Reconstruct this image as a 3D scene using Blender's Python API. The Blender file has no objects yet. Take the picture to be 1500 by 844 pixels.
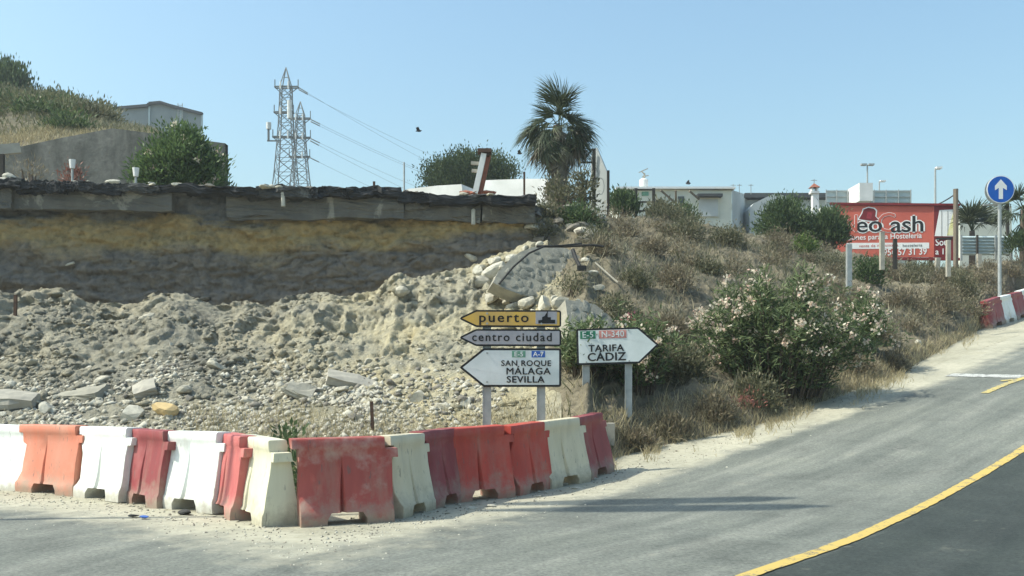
import bpy, bmesh, math, random
import numpy as np
from mathutils import Vector, Matrix
from mathutils.bvhtree import BVHTree

S = bpy.context.scene
COL = S.collection
rng = np.random.default_rng(7)
random.seed(7)
R = math.radians

# ------------------------------------------------------------------ camera, sky, sun, exposure
F, CX, HY, CZ = 1441.0, 750.0, 555.0, 1.66      # focal length in photo pixels, centre column, horizon row, eye height
cam = bpy.data.cameras.new("camera"); cam_o = bpy.data.objects.new("camera", cam); COL.objects.link(cam_o)
cam_o.location = (0, 0, CZ); cam_o.rotation_euler = (R(90), 0, 0)
cam.sensor_width = 36.0; cam.lens = 36.0 * F / 1500.0
cam.shift_y = (HY - 422.0) / 1500.0
cam.clip_start = 0.1; cam.clip_end = 5000
S.camera = cam_o

SUN_AZ = (-0.985, -0.13)                          # horizontal direction towards the sun
SUN_EL = R(50)
W = bpy.data.worlds.new("World"); S.world = W; W.use_nodes = True
wn = W.node_tree.nodes; wl = W.node_tree.links
sky = wn.new("ShaderNodeTexSky"); sky.sky_type = 'NISHITA'; sky.sun_disc = False
sky.sun_elevation = SUN_EL; sky.sun_rotation = math.atan2(SUN_AZ[0], SUN_AZ[1])
sky.altitude = 50; sky.air_density = 1.5; sky.dust_density = 3.0; sky.ozone_density = 5.0
bg = wn["Background"]; bg.inputs["Strength"].default_value = 0.15
tint = wn.new("ShaderNodeMix"); tint.data_type = 'RGBA'; tint.blend_type = 'MULTIPLY'; tint.inputs[0].default_value = 1.0
tint.inputs[7].default_value = (1.0, 1.08, 1.0, 1)      # the windscreen's faint green cast
wl.new(sky.outputs[0], tint.inputs[6]); wl.new(tint.outputs[2], bg.inputs["Color"])
sun = bpy.data.lights.new("sun", 'SUN'); sun.energy = 3.85; sun.angle = R(0.5); sun.color = (1.0, 0.975, 0.85)
sun_o = bpy.data.objects.new("sun", sun); COL.objects.link(sun_o)
sd = Vector((SUN_AZ[0] * math.cos(SUN_EL), SUN_AZ[1] * math.cos(SUN_EL), math.sin(SUN_EL)))
sun_o.rotation_euler = sd.to_track_quat('Z', 'Y').to_euler(); sun_o.location = (-20, -5, 30)
S.view_settings.view_transform = 'Standard'; S.view_settings.look = 'None'
S.view_settings.exposure = 0.5; S.view_settings.gamma = 1.0
S.cycles.use_denoising = True
S.cycles.max_bounces = 6; S.cycles.diffuse_bounces = 3; S.cycles.transparent_max_bounces = 6

# ------------------------------------------------------------------ helpers
def P(px, py, Y):
    """world point at depth Y seen at photo pixel (px, py)"""
    return Vector(((px - CX) / F * Y, Y, CZ + (HY - py) / F * Y))

def thing(name, label, cat, loc=(0, 0, 0), rz=0.0, group=None):
    o = bpy.data.objects.new(name, None); COL.objects.link(o)
    o.empty_display_size = 0.2
    o.location = loc; o.rotation_euler = (0, 0, rz)
    o["label"] = label; o["category"] = cat
    if group: o["group"] = group
    return o

def tag(o, label=None, cat=None, group=None, kind=None):
    if label: o["label"] = label
    if cat: o["category"] = cat
    if group: o["group"] = group
    if kind: o["kind"] = kind
    return o

def root_loc(p):
    v = Vector((0, 0, 0))
    while p is not None:
        v += p.location; p = p.parent
    return v

def build(name, V, Fc, mat, parent=None, smooth=False, attrs=None, local=False, sharp=None):
    """one mesh object; V in world space unless local"""
    me = bpy.data.meshes.new(name)
    V = np.asarray(V, dtype=np.float64).reshape(-1, 3)
    if parent is not None and not local:
        V = V - np.array(root_loc(parent))
    if isinstance(Fc, np.ndarray):
        n, k = Fc.shape
        me.vertices.add(len(V)); me.vertices.foreach_set("co", V.astype(np.float32).ravel())
        me.loops.add(n * k); me.loops.foreach_set("vertex_index", Fc.astype(np.int32).ravel())
        me.polygons.add(n)
        me.polygons.foreach_set("loop_start", np.arange(0, n * k, k, dtype=np.int32))
        me.update(calc_edges=True); me.validate()
    else:
        me.from_pydata([tuple(v) for v in V], [], [tuple(f) for f in Fc]); me.update()
    if attrs:
        for an, av in attrs.items():
            a = me.attributes.new(an, 'FLOAT', 'POINT'); a.data.foreach_set("value", np.asarray(av, dtype=np.float32))
    if mat: me.materials.append(mat)
    if smooth:
        me.polygons.foreach_set("use_smooth", np.ones(len(me.polygons), dtype=bool))
        if sharp: me.set_sharp_from_angle(angle=R(sharp))
    o = bpy.data.objects.new(name, me); COL.objects.link(o)
    if parent is not None: o.parent = parent
    return o

class MB:
    """collects shapes into one mesh (world coordinates)"""
    def __init__(s): s.v = []; s.f = []
    def add(s, vs, fs):
        b = len(s.v); s.v += [tuple(v) for v in vs]; s.f += [tuple(i + b for i in f) for f in fs]
    def box(s, c, size, ax=None, rz=0.0):
        if ax is None: ax = Matrix.Rotation(rz, 3, 'Z')
        c = Vector(c); h = [x / 2 for x in size]
        vs = [c + ax @ Vector((sx * h[0], sy * h[1], sz * h[2])) for sx in (-1, 1) for sy in (-1, 1) for sz in (-1, 1)]
        s.add(vs, [(0, 1, 3, 2), (4, 6, 7, 5), (0, 4, 5, 1), (2, 3, 7, 6), (0, 2, 6, 4), (1, 5, 7, 3)])
    def bar(s, a, b, w, d=None):
        a = Vector(a); b = Vector(b); d = d or w
        z = (b - a); L = z.length; z.normalize()
        x = z.cross(Vector((0, 1, 0)) if abs(z.y) < .9 else Vector((1, 0, 0))).normalized(); y = z.cross(x)
        s.box((a + b) / 2, (w, d, L), Matrix((x, y, z)).transposed())
    def tube(s, pts, r, n=8, cap=True):
        pts = [Vector(p) for p in pts]; rs = r if isinstance(r, (list, tuple)) else [r] * len(pts)
        rings = []; vs = []; fs = []
        up = Vector((0.13, 0.31, 0.94)).normalized()
        for i, p in enumerate(pts):
            d = (pts[min(i + 1, len(pts) - 1)] - pts[max(i - 1, 0)]).normalized()
            x = d.cross(up if abs(d.dot(up)) < .95 else Vector((1, 0, 0))).normalized(); y = d.cross(x)
            for k in range(n):
                a = 2 * math.pi * k / n
                vs.append(p + x * (rs[i] * math.cos(a)) + y * (rs[i] * math.sin(a)))
        for i in range(len(pts) - 1):
            for k in range(n):
                fs.append((i * n + k, i * n + (k + 1) % n, (i + 1) * n + (k + 1) % n, (i + 1) * n + k))
        if cap:
            fs.append(tuple(range(n))[::-1]); fs.append(tuple((len(pts) - 1) * n + k for k in range(n)))
        s.add(vs, fs)
    def prism(s, poly, ex, ey, ez, o, depth):
        """2D polygon in (ex, ez) plane at o, pushed along ey by depth"""
        o = Vector(o); n = len(poly)
        vs = [o + ex * x + ez * z for x, z in poly] + [o + ex * x + ez * z + ey * depth for x, z in poly]
        fs = [tuple(range(n)), tuple(range(n, 2 * n))[::-1]]
        fs += [(i, i + n, (i + 1) % n + n, (i + 1) % n) for i in range(n)]
        s.add(vs, fs)
    def build(s, name, mat, parent=None, smooth=False, sharp=35):
        return build(name, s.v, s.f, mat, parent, smooth, sharp=sharp)

def vnoise(p, seed=0):
    """value noise on (N,3) points, -1..1"""
    p = np.asarray(p, dtype=np.float64)
    i = np.floor(p).astype(np.int64); f = p - i; f = f * f * (3 - 2 * f)
    def h(ix, iy, iz):
        n = (ix * 374761393 + iy * 668265263 + iz * 2147483647 + seed * 974634777) & 0xffffffff
        n = ((n ^ (n >> 13)) * 1274126177) & 0xffffffff
        n = ((n ^ (n >> 16)) * 2246822519) & 0xffffffff
        return (n & 0xffffff) / float(0xffffff) * 2 - 1
    r = 0
    for dx in (0, 1):
        for dy in (0, 1):
            for dz in (0, 1):
                w = (f[:, 0] if dx else 1 - f[:, 0]) * (f[:, 1] if dy else 1 - f[:, 1]) * (f[:, 2] if dz else 1 - f[:, 2])
                r = r + w * h(i[:, 0] + dx, i[:, 1] + dy, i[:, 2] + dz)
    return r

def fbm(p, scale, octv=4, seed=0, ridged=False):
    p = np.asarray(p) * scale; a = 1; s = 0; t = 0
    for k in range(octv):
        n = vnoise(p, seed + k)
        if ridged: n = 1 - 2 * np.abs(n)
        s = s + a * n; t += a; a *= .5; p = p * 2.03 + 13.7
    return s / t

def worley(p, seed=0):
    """random value of the nearest cell, and how close the cell border is (0 at the border)"""
    p = np.asarray(p, dtype=np.float64); i = np.floor(p).astype(np.int64)
    d1 = np.full(len(p), 9.0); d2 = np.full(len(p), 9.0); val = np.zeros(len(p))
    def h(ix, iy, iz, k):
        n = (ix * 374761393 + iy * 668265263 + iz * 1440662683 + (seed * 7 + k) * 974634777) & 0xffffffff
        n = ((n ^ (n >> 13)) * 1274126177) & 0xffffffff; n = ((n ^ (n >> 16)) * 2246822519) & 0xffffffff
        return ((n ^ (n >> 15)) & 0xffffff) / float(0xffffff)
    for dx in (-1, 0, 1):
        for dy in (-1, 0, 1):
            for dz in (-1, 0, 1):
                c = i + np.array((dx, dy, dz)); a = (c[:, 0], c[:, 1], c[:, 2])
                d = np.sqrt((c[:, 0] + h(*a, 1) - p[:, 0]) ** 2 + (c[:, 1] + h(*a, 2) - p[:, 1]) ** 2 + (c[:, 2] + h(*a, 3) - p[:, 2]) ** 2)
                nearer = d < d1; d2 = np.where(nearer, d1, np.minimum(d2, d)); val = np.where(nearer, h(*a, 4), val); d1 = np.where(nearer, d, d1)
    return val * 2 - 1, np.clip(d2 - d1, 0, 1)

# ------------------------------------------------------------------ materials
def nodes_of(name):
    m = bpy.data.materials.new(name); m.use_nodes = True
    nt = m.node_tree; b = nt.nodes["Principled BSDF"]
    return m, nt, nt.nodes, nt.links, b

def ramp(N, pts):
    r = N.new("ShaderNodeValToRGB"); e = r.color_ramp.elements
    while len(e) > 1: e.remove(e[0])
    e[0].position = pts[0][0]; e[0].color = (*pts[0][1], 1)
    for p, c in pts[1:]:
        x = e.new(p); x.color = (*c, 1)
    return r

def noise(N, L, scale, detail=6, rough=.6, vec=None, dist=0.0):
    n = N.new("ShaderNodeTexNoise"); n.inputs["Scale"].default_value = scale
    n.inputs["Detail"].default_value = detail; n.inputs["Roughness"].default_value = rough
    n.inputs["Distortion"].default_value = dist
    if vec is None:
        tc = N.new("ShaderNodeTexCoord"); vec = tc.outputs["Object"]
    L.new(vec, n.inputs["Vector"])
    return n

def mixc(N, L, fac, a, b, mode='MIX'):
    m = N.new("ShaderNodeMix"); m.data_type = 'RGBA'; m.blend_type = mode
    for sock, v in ((m.inputs[0], fac), (m.inputs[6], a), (m.inputs[7], b)):
        if isinstance(v, (int, float)): sock.default_value = v
        elif isinstance(v, tuple): sock.default_value = (*v, 1)
        else: L.new(v, sock)
    return m.outputs[2]

def mapr(N, L, v, a, b, c=0.0, d=1.0):
    m = N.new("ShaderNodeMapRange"); m.inputs[1].default_value = a; m.inputs[2].default_value = b
    m.inputs[3].default_value = c; m.inputs[4].default_value = d
    L.new(v, m.inputs[0]); return m.outputs[0]

def mth(N, L, op, a, b=None):
    m = N.new("ShaderNodeMath"); m.operation = op
    for i, v in enumerate((a, b)):
        if v is None: continue
        if isinstance(v, (int, float)): m.inputs[i].default_value = v
        else: L.new(v, m.inputs[i])
    return m.outputs[0]

def bump(N, L, B, h, strength=.5, dist=.05):
    b = N.new("ShaderNodeBump"); b.inputs["Strength"].default_value = strength; b.inputs["Distance"].default_value = dist
    L.new(h, b.inputs["Height"]); L.new(b.outputs[0], B.inputs["Normal"])

def mat(name, c1, c2=None, scale=4, rough=.85, bmp=0, bscale=None, metal=0, spec=.3, bd=.02, streak=False, lo=.35, hi=.65):
    m, nt, N, L, B = nodes_of(name)
    B.inputs["Roughness"].default_value = rough; B.inputs["Metallic"].default_value = metal
    B.inputs["Specular IOR Level"].default_value = spec
    if c2 is None: c2 = tuple(x * .8 for x in c1)
    vec = None
    if streak:
        tc = N.new("ShaderNodeTexCoord"); mp = N.new("ShaderNodeMapping"); mp.inputs["Scale"].default_value = (1, 1, .12)
        L.new(tc.outputs["Object"], mp.inputs[0]); vec = mp.outputs[0]
    n = noise(N, L, scale, vec=vec)
    r = ramp(N, [(lo, c1), (hi, c2)]); L.new(n.outputs[0], r.inputs[0]); L.new(r.outputs[0], B.inputs["Base Color"])
    if bmp:
        n2 = noise(N, L, bscale or scale * 4, 8, .65); bump(N, L, B, n2.outputs[0], bmp, bd)
    return m

def leaf_mat(name, cols, trans=.3, rough=.55):
    """cols: ramp over the per-leaf random attribute tint"""
    m, nt, N, L, B = nodes_of(name)
    at = N.new("ShaderNodeAttribute"); at.attribute_name = "tint"
    r = ramp(N, [(i / (len(cols) - 1), c) for i, c in enumerate(cols)])
    L.new(at.outputs["Fac"], r.inputs[0]); L.new(r.outputs[0], B.inputs["Base Color"])
    B.inputs["Roughness"].default_value = rough; B.inputs["Specular IOR Level"].default_value = .25
    tr = N.new("ShaderNodeBsdfTranslucent"); L.new(r.outputs[0], tr.inputs[0])
    mx = N.new("ShaderNodeMixShader"); mx.inputs[0].default_value = trans
    L.new(B.outputs[0], mx.inputs[1]); L.new(tr.outputs[0], mx.inputs[2])
    L.new(mx.outputs[0], N["Material Output"].inputs[0])
    return m

M = {}
M['white_metal'] = mat('white_metal', (.72, .73, .7), (.6, .6, .57), 3)
M['galv'] = mat('galvanised_steel', (.42, .44, .43), (.33, .35, .34), 6, .55, metal=.35)
M['black_paint'] = mat('black_paint', (.012, .012, .013), (.02, .02, .02), 8, .5)
M['sign_white'] = mat('sign_white', (.72, .76, .745), (.56, .61, .59), 1.6, .5)
M['sign_yellow'] = mat('sign_yellow', (.72, .45, .09), (.55, .36, .13), 3, .5)
M['sign_grey'] = mat('sign_grey', (.42, .41, .43), (.34, .33, .35), 3, .5)
M['sign_green'] = mat('sign_green', (.02, .16, .09), (.05, .22, .13), 6, .5)
M['sign_green_faded'] = mat('sign_green_faded', (.13, .30, .21), (.2, .36, .27), 6, .5)
M['sign_blue'] = mat('sign_blue', (.03, .10, .38), (.05, .13, .42), 6, .5)
M['sign_red'] = mat('sign_red', (.52, .17, .14), (.6, .3, .27), 8, .5)
M['round_blue'] = mat('round_sign_blue', (.005, .09, .42), (.008, .11, .46), 4, .4)
M['pure_white'] = mat('painted_white', (.8, .8, .78), (.74, .74, .72), 5, .6)
M['whitewash'] = mat('whitewash', (.8, .79, .76), (.66, .66, .62), 1.2, .9, .2)
M['cream'] = mat('cream_render', (.66, .66, .56), (.52, .54, .47), 1.0, .9, .2)
def concrete_mat():
    m, nt, N, L, B = nodes_of('stained_concrete')
    n1 = noise(N, L, .55, 7, .65); n3 = noise(N, L, 7, 7, .7)
    tc = N.new("ShaderNodeTexCoord"); mp = N.new("ShaderNodeMapping"); mp.inputs["Scale"].default_value = (1, 1, .22); L.new(tc.outputs["Object"], mp.inputs[0])
    n2 = noise(N, L, .9, 6, .6, mp.outputs[0], .5)
    r1 = ramp(N, [(.36, (.10, .103, .09)), (.5, (.17, .168, .148)), (.64, (.24, .235, .205))]); L.new(n1.outputs[0], r1.inputs[0])
    r2 = ramp(N, [(.36, (.55, .56, .54)), (.52, (1, 1, 1)), (.7, (1.15, 1.15, 1.1))]); L.new(n2.outputs[0], r2.inputs[0])
    r3 = ramp(N, [(.35, (.75, .75, .75)), (.65, (1.15, 1.15, 1.15))]); L.new(n3.outputs[0], r3.inputs[0])
    c = mixc(N, L, .9, r1.outputs[0], r2.outputs[0], 'MULTIPLY'); L.new(mixc(N, L, .8, c, r3.outputs[0], 'MULTIPLY'), B.inputs["Base Color"])
    B.inputs["Roughness"].default_value = .95; bump(N, L, B, n3.outputs[0], .6, .05)
    return m
M['concrete'] = concrete_mat()
M['conc_light'] = mat('pale_concrete', (.42, .39, .32), (.30, .28, .235), 2.5, .95, .5, 14)
M['asphalt_old'] = mat('broken_asphalt', (.085, .085, .085), (.05, .05, .052), 3, .95, .6, 25)
M['rust'] = mat('rusty_steel', (.12, .07, .045), (.07, .045, .035), 8, .9)
M['wood'] = mat('weathered_wood', (.2, .165, .125), (.13, .105, .08), 5, .9, streak=True)
M['wood_dark'] = mat('dark_wood', (.07, .06, .05), (.045, .04, .035), 5, .9)
M['corr'] = mat('grey_sheet_metal', (.50, .53, .52), (.42, .45, .44), .6, .6)
M['corr_dull'] = mat('dull_sheet_metal', (.27, .30, .30), (.22, .25, .25), .6, .7)
M['corr_blue'] = mat('blue_grey_sheet', (.38, .46, .47), (.45, .53, .53), 1.2, .6)
M['roof_dark'] = mat('dark_roof', (.06, .065, .07), (.09, .09, .09), 3, .8)
M['window_dark'] = mat('dark_window', (.05, .06, .06), (.08, .09, .09), 3, .25, spec=.5)
M['bb_red'] = mat('billboard_red', (.58, .135, .092), (.46, .10, .072), .8, .6)
M['bb_dark'] = mat('billboard_dark_red', (.20, .02, .025), (.15, .016, .02), 2, .6)
M['bb_pink'] = mat('billboard_pink_red', (.35, .04, .05), (.22, .02, .035), 10, .6)
M['yellow_print'] = mat('pale_yellow_print', (.72, .68, .3), (.78, .74, .5), 4, .6)
M['black_rubber'] = mat('black_rubber', (.02, .02, .02), (.035, .033, .03), 6, .7)
M['brick_red'] = mat('fired_clay', (.34, .13, .08), (.26, .1, .07), 9, .9)
M['stone'] = mat('rubble_stone', (.50, .46, .36), (.34, .32, .26), 5, .95, .6, 16)
M['stone_pale'] = mat('pale_rubble_stone', (.54, .51, .42), (.40, .38, .31), 5, .95, .6, 16)
M['stone_dark'] = mat('dark_rubble_stone', (.24, .22, .18), (.16, .145, .12), 5, .95, .6, 16)
M['stone_yellow'] = mat('yellow_boulder', (.58, .42, .2), (.46, .34, .17), 5, .95, .6, 12)
M['mortar'] = mat('mortar', (.34, .32, .255), (.25, .235, .19), 4, .95, .8, 10)
M['cobble'] = mat('cobble_stone', (.29, .28, .225), (.17, .17, .145), 6, .9, .5, 18)
M['stem_brown'] = mat('brown_stem', (.11, .085, .06), (.07, .055, .04), 9)
M['trunk'] = mat('bark', (.16, .12, .09), (.1, .08, .06), 9, .95, .6, 20)
M['bird'] = mat('dark_feathers', (.03, .03, .035), (.05, .05, .05), 8, .8)
M['steel_pylon'] = mat('pylon_steel', (.20, .21, .205), (.16, .17, .165), 1, .6, metal=.2)
M['red_cloth'] = mat('red_cloth', (.5, .05, .07), (.35, .03, .05), 10, .8)
M['pvc'] = mat('pale_pvc', (.48, .46, .38), (.36, .34, .28), 5, .5)
L_oleander = leaf_mat('oleander_leaves', [(.045, .075, .03), (.10, .145, .06), (.18, .225, .10), (.32, .35, .19)], .4)
L_green = leaf_mat('green_leaves', [(.045, .07, .03), (.08, .125, .05), (.15, .195, .08)], .38)
L_bush = leaf_mat('bush_leaves', [(.05, .085, .03), (.10, .16, .055), (.18, .25, .09)], .4)
L_bright = leaf_mat('fresh_leaves', [(.05, .09, .02), (.12, .18, .045), (.2, .25, .08)])
L_pine = leaf_mat('pine_needles', [(.03, .05, .02), (.06, .09, .032), (.11, .14, .055)])
L_dry = leaf_mat('dry_leaves', [(.13, .105, .07), (.23, .19, .125), (.18, .165, .10), (.34, .285, .195)])
L_olive = leaf_mat('olive_scrub', [(.085, .09, .05), (.13, .135, .075), (.18, .17, .10), (.25, .225, .145)])
L_hillgreen = leaf_mat('hill_scrub', [(.075, .085, .04), (.12, .13, .06), (.17, .17, .085), (.26, .25, .14)])
L_straw = leaf_mat('straw_grass', [(.30, .25, .14), (.42, .36, .22), (.52, .46, .30)])
L_brown = leaf_mat('brown_grass', [(.17, .15, .10), (.28, .25, .17), (.22, .22, .14), (.38, .35, .25)])
L_flower = leaf_mat('pale_flowers', [(.70, .46, .38), (.74, .64, .50), (.78, .74, .60)], .4)
L_pinkfl = leaf_mat('pink_flowers', [(.7, .18, .24), (.72, .32, .34)], .35)
L_palm = leaf_mat('palm_leaf', [(.04, .055, .03), (.075, .095, .05), (.15, .165, .095)], .25, .5)
L_palmdead = leaf_mat('dead_palm_leaf', [(.16, .135, .10), (.24, .21, .16), (.3, .27, .21)], .2, .8)

# terrain materials -------------------------------------------------
def rubble_mat():
    m, nt, N, L, B = nodes_of('rubble_earth')
    n1 = noise(N, L, .45, 6, .65); n2 = noise(N, L, 3.2, 9, .7); n3 = noise(N, L, 14, 6, .7)
    c1_ = ramp(N, [(.34, (.53, .455, .28)), (.45, (.50, .45, .31)), (.56, (.44, .405, .30)), (.68, (.34, .32, .25))]); L.new(n1.outputs[0], c1_.inputs[0])   # tan earth
    c2_ = ramp(N, [(.34, (.43, .385, .28)), (.45, (.39, .36, .275)), (.56, (.33, .31, .245)), (.68, (.26, .245, .20))]); L.new(n1.outputs[0], c2_.inputs[0])   # grey-brown spoil
    tg = N.new("ShaderNodeTexCoord"); sg = N.new("ShaderNodeSeparateXYZ"); L.new(tg.outputs["Object"], sg.inputs[0]); ng = noise(N, L, .35, 4)
    gx = mth(N, L, 'ADD', sg.outputs[0], mapr(N, L, ng.outputs[0], .3, .7, -2.5, 2.5))
    class _c: outputs = [mixc(N, L, mapr(N, L, gx, -6.5, -2.2), c2_.outputs[0], c1_.outputs[0])]
    c = _c
    d = ramp(N, [(.32, (.62, .62, .60)), (.5, (1, 1, 1)), (.72, (1.2, 1.2, 1.16))]); L.new(n2.outputs[0], d.inputs[0])
    col = mixc(N, L, .8, c.outputs[0], d.outputs[0], 'MULTIPLY')
    L.new(col, B.inputs["Base Color"]); B.inputs["Roughness"].default_value = .97; B.inputs["Specular IOR Level"].default_value = .1
    s = mth(N, L, 'ADD', n2.outputs[0], mth(N, L, 'MULTIPLY', n3.outputs[0], .5))
    vo = N.new("ShaderNodeTexVoronoi"); vo.inputs["Scale"].default_value = 7; vo.inputs["Randomness"].default_value = 1; tc = N.new("ShaderNodeTexCoord")
    wv = N.new("ShaderNodeVectorMath"); wv.operation = 'MULTIPLY_ADD'; L.new(n2.outputs[1], wv.inputs[0]); wv.inputs[1].default_value = (.25, .25, .25); L.new(tc.outputs["Object"], wv.inputs[2]); L.new(wv.outputs[0], vo.inputs["Vector"])
    s = mth(N, L, 'SUBTRACT', s, mth(N, L, 'MULTIPLY', vo.outputs["Distance"], .45))
    bump(N, L, B, s, 1.0, .15)
    return m
def cliff_mat():
    m, nt, N, L, B = nodes_of('cliff_strata')
    at = N.new("ShaderNodeAttribute"); at.attribute_name = "hgt"
    tc = N.new("ShaderNodeTexCoord"); mp = N.new("ShaderNodeMapping"); mp.inputs["Scale"].default_value = (.35, .35, 1.3)
    L.new(tc.outputs["Object"], mp.inputs[0])
    n1 = noise(N, L, 1.1, 6, .6, mp.outputs[0]); n2 = noise(N, L, 4, 8, .7); n3 = noise(N, L, .35, 3)
    h = mth(N, L, 'ADD', at.outputs["Fac"], mapr(N, L, n1.outputs[0], .25, .75, -.13, .13))
    c = ramp(N, [(0, (.22, .19, .155)), (.2, (.175, .158, .135)), (.40, (.18, .16, .132)), (.47, (.26, .212, .135)), (.54, (.34, .262, .13)), (.66, (.33, .25, .125)),
                 (.715, (.22, .18, .11)), (.74, (.15, .145, .13)), (.86, (.14, .138, .13)), (.90, (.08, .08, .078)), (1, (.06, .06, .06))])
    L.new(h, c.inputs[0])
    d = ramp(N, [(.3, (.5, .5, .5)), (.5, (1, 1, 1)), (.72, (1.4, 1.36, 1.26))]); L.new(n2.outputs[0], d.inputs[0])
    col = mixc(N, L, .75, c.outputs[0], d.outputs[0], 'MULTIPLY')
    pale = mth(N, L, 'MULTIPLY', mapr(N, L, n3.outputs[0], .55, .63), mapr(N, L, at.outputs["Fac"], .74, .8))
    col = mixc(N, L, mth(N, L, 'MULTIPLY', pale, .6), col, (.36, .34, .29))
    L.new(col, B.inputs["Base Color"]); B.inputs["Roughness"].default_value = .97; B.inputs["Specular IOR Level"].default_value = .1
    bump(N, L, B, n2.outputs[0], .9, .10)
    return m
def hill_mat():
    m, nt, N, L, B = nodes_of('dry_hillside_soil')
    n1 = noise(N, L, .6, 6); n2 = noise(N, L, 5, 8, .7)
    c = ramp(N, [(.34, (.15, .13, .092)), (.5, (.225, .195, .14)), (.66, (.155, .142, .10))]); L.new(n1.outputs[0], c.inputs[0])
    d = ramp(N, [(.3, (.5, .5, .5)), (.7, (1.25, 1.25, 1.2))]); L.new(n2.outputs[0], d.inputs[0])
    L.new(mixc(N, L, .8, c.outputs[0], d.outputs[0], 'MULTIPLY'), B.inputs["Base Color"])
    B.inputs["Roughness"].default_value = .97; B.inputs["Specular IOR Level"].default_value = .1
    bump(N, L, B, n2.outputs[0], .9, .1)
    return m
DIRT1, DIRT2 = (.46, .43, .33), (.36, .34, .26)
def dirt_color(N, L):
    n1 = noise(N, L, .9, 6, .6); n2 = noise(N, L, 9, 8, .7)
    c = ramp(N, [(.35, DIRT1), (.65, DIRT2)]); L.new(n1.outputs[0], c.inputs[0])
    d = ramp(N, [(.3, (.72, .72, .7)), (.55, (1, 1, 1)), (.75, (1.1, 1.1, 1.08))]); L.new(n2.outputs[0], d.inputs[0])
    return mixc(N, L, .8, c.outputs[0], d.outputs[0], 'MULTIPLY'), n2
def ground_mat():
    m, nt, N, L, B = nodes_of('dusty_ground')
    c, n2 = dirt_color(N, L); L.new(c, B.inputs["Base Color"])
    B.inputs["Roughness"].default_value = .97; B.inputs["Specular IOR Level"].default_value = .1
    bump(N, L, B, n2.outputs[0], .8, .05)
    return m
def road_mat():
    m, nt, N, L, B = nodes_of('worn_asphalt')
    dc, n2 = dirt_color(N, L)
    # wear runs along the lane: stretch noise along road direction
    tc = N.new("ShaderNodeTexCoord"); cx_ = N.new("ShaderNodeCombineXYZ")
    for i_, (an, sc_) in enumerate((('lane', 1.3), ('along', .10))):
        a_ = N.new("ShaderNodeAttribute"); a_.attribute_name = an; L.new(mth(N, L, 'MULTIPLY', a_.outputs["Fac"], sc_), cx_.inputs[i_])
    nl = noise(N, L, 1.6, 6, .6, cx_.outputs[0]); nf = noise(N, L, 26, 6, .8); nm = noise(N, L, 2.2, 7, .65); nb = noise(N, L, .35, 4)
    at = N.new("ShaderNodeAttribute"); at.attribute_name = "dust"
    af = N.new("ShaderNodeAttribute"); af.attribute_name = "fresh"
    old = ramp(N, [(.34, (.130, .138, .120)), (.5, (.164, .171, .148)), (.66, (.212, .216, .186))]); L.new(nl.outputs[0], old.inputs[0])
    new = ramp(N, [(.3, (.038, .046, .041)), (.7, (.056, .064, .058))]); L.new(nl.outputs[0], new.inputs[0])
    col = mixc(N, L, af.outputs["Fac"], old.outputs[0], new.outputs[0])
    g = ramp(N, [(.3, (.42, .42, .42)), (.5, (1, 1, 1)), (.7, (1.6, 1.6, 1.55))]); L.new(nf.outputs[0], g.inputs[0])
    col = mixc(N, L, .85, col, g.outputs[0], 'MULTIPLY')
    ns = noise(N, L, .8, 6, .7, dist=.8); gs = ramp(N, [(.34, (.80, .80, .80)), (.5, (1, 1, 1)), (.68, (1.13, 1.12, 1.09))]); L.new(ns.outputs[0], gs.inputs[0]); col = mixc(N, L, 1.0, col, gs.outputs[0], 'MULTIPLY')
    no = noise(N, L, 1.7, 3, .5); col = mixc(N, L, mapr(N, L, no.outputs[0], .68, .76, 0, .35), col, (.06, .06, .058))
    vo = N.new("ShaderNodeTexVoronoi"); vo.feature = 'DISTANCE_TO_EDGE'; vo.inputs["Scale"].default_value = .33
    wob = noise(N, L, 1.4, 4)
    wv = N.new("ShaderNodeVectorMath"); wv.operation = 'MULTIPLY_ADD'; L.new(wob.outputs[1], wv.inputs[0]); wv.inputs[1].default_value = (.9, .9, 0); L.new(tc.outputs["Object"], wv.inputs[2])
    L.new(wv.outputs[0], vo.inputs["Vector"])
    crack = mth(N, L, 'MULTIPLY', mapr(N, L, vo.outputs["Distance"], .004, .0015), mapr(N, L, nb.outputs[0], .5, .62))
    crack = mth(N, L, 'MULTIPLY', crack, mth(N, L, 'SUBTRACT', 1.0, af.outputs["Fac"]))
    col = mixc(N, L, mth(N, L, 'MULTIPLY', crack, .55), col, (.27, .26, .23))
    dn = mth(N, L, 'ADD', at.outputs["Fac"], mapr(N, L, nm.outputs[0], .25, .75, -.38, .38))
    dn = mth(N, L, 'ADD', dn, mapr(N, L, nl.outputs[0], .3, .7, -.16, .16))
    mask = mapr(N, L, dn, .22, .92)
    col = mixc(N, L, mask, col, dc)
    L.new(col, B.inputs["Base Color"]); B.inputs["Roughness"].default_value = .8; B.inputs["Specular IOR Level"].default_value = .25
    bump(N, L, B, nf.outputs[0], .5, .012)
    return m
def line_mat(name, c, under, thr=.33):
    m, nt, N, L, B = nodes_of(name)
    n = noise(N, L, 7, 8, .75); nf = noise(N, L, 45, 3, .6)
    s = mth(N, L, 'ADD', n.outputs[0], mapr(N, L, nf.outputs[0], .3, .7, -.08, .08))
    r = ramp(N, [(thr, under), (thr + .09, c), (.62, c), (.8, tuple(x * .72 for x in c))]); L.new(s, r.inputs[0])
    L.new(r.outputs[0], B.inputs["Base Color"]); B.inputs["Roughness"].default_value = .75
    bump(N, L, B, nf.outputs[0], .4, .01)
    return m
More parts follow.
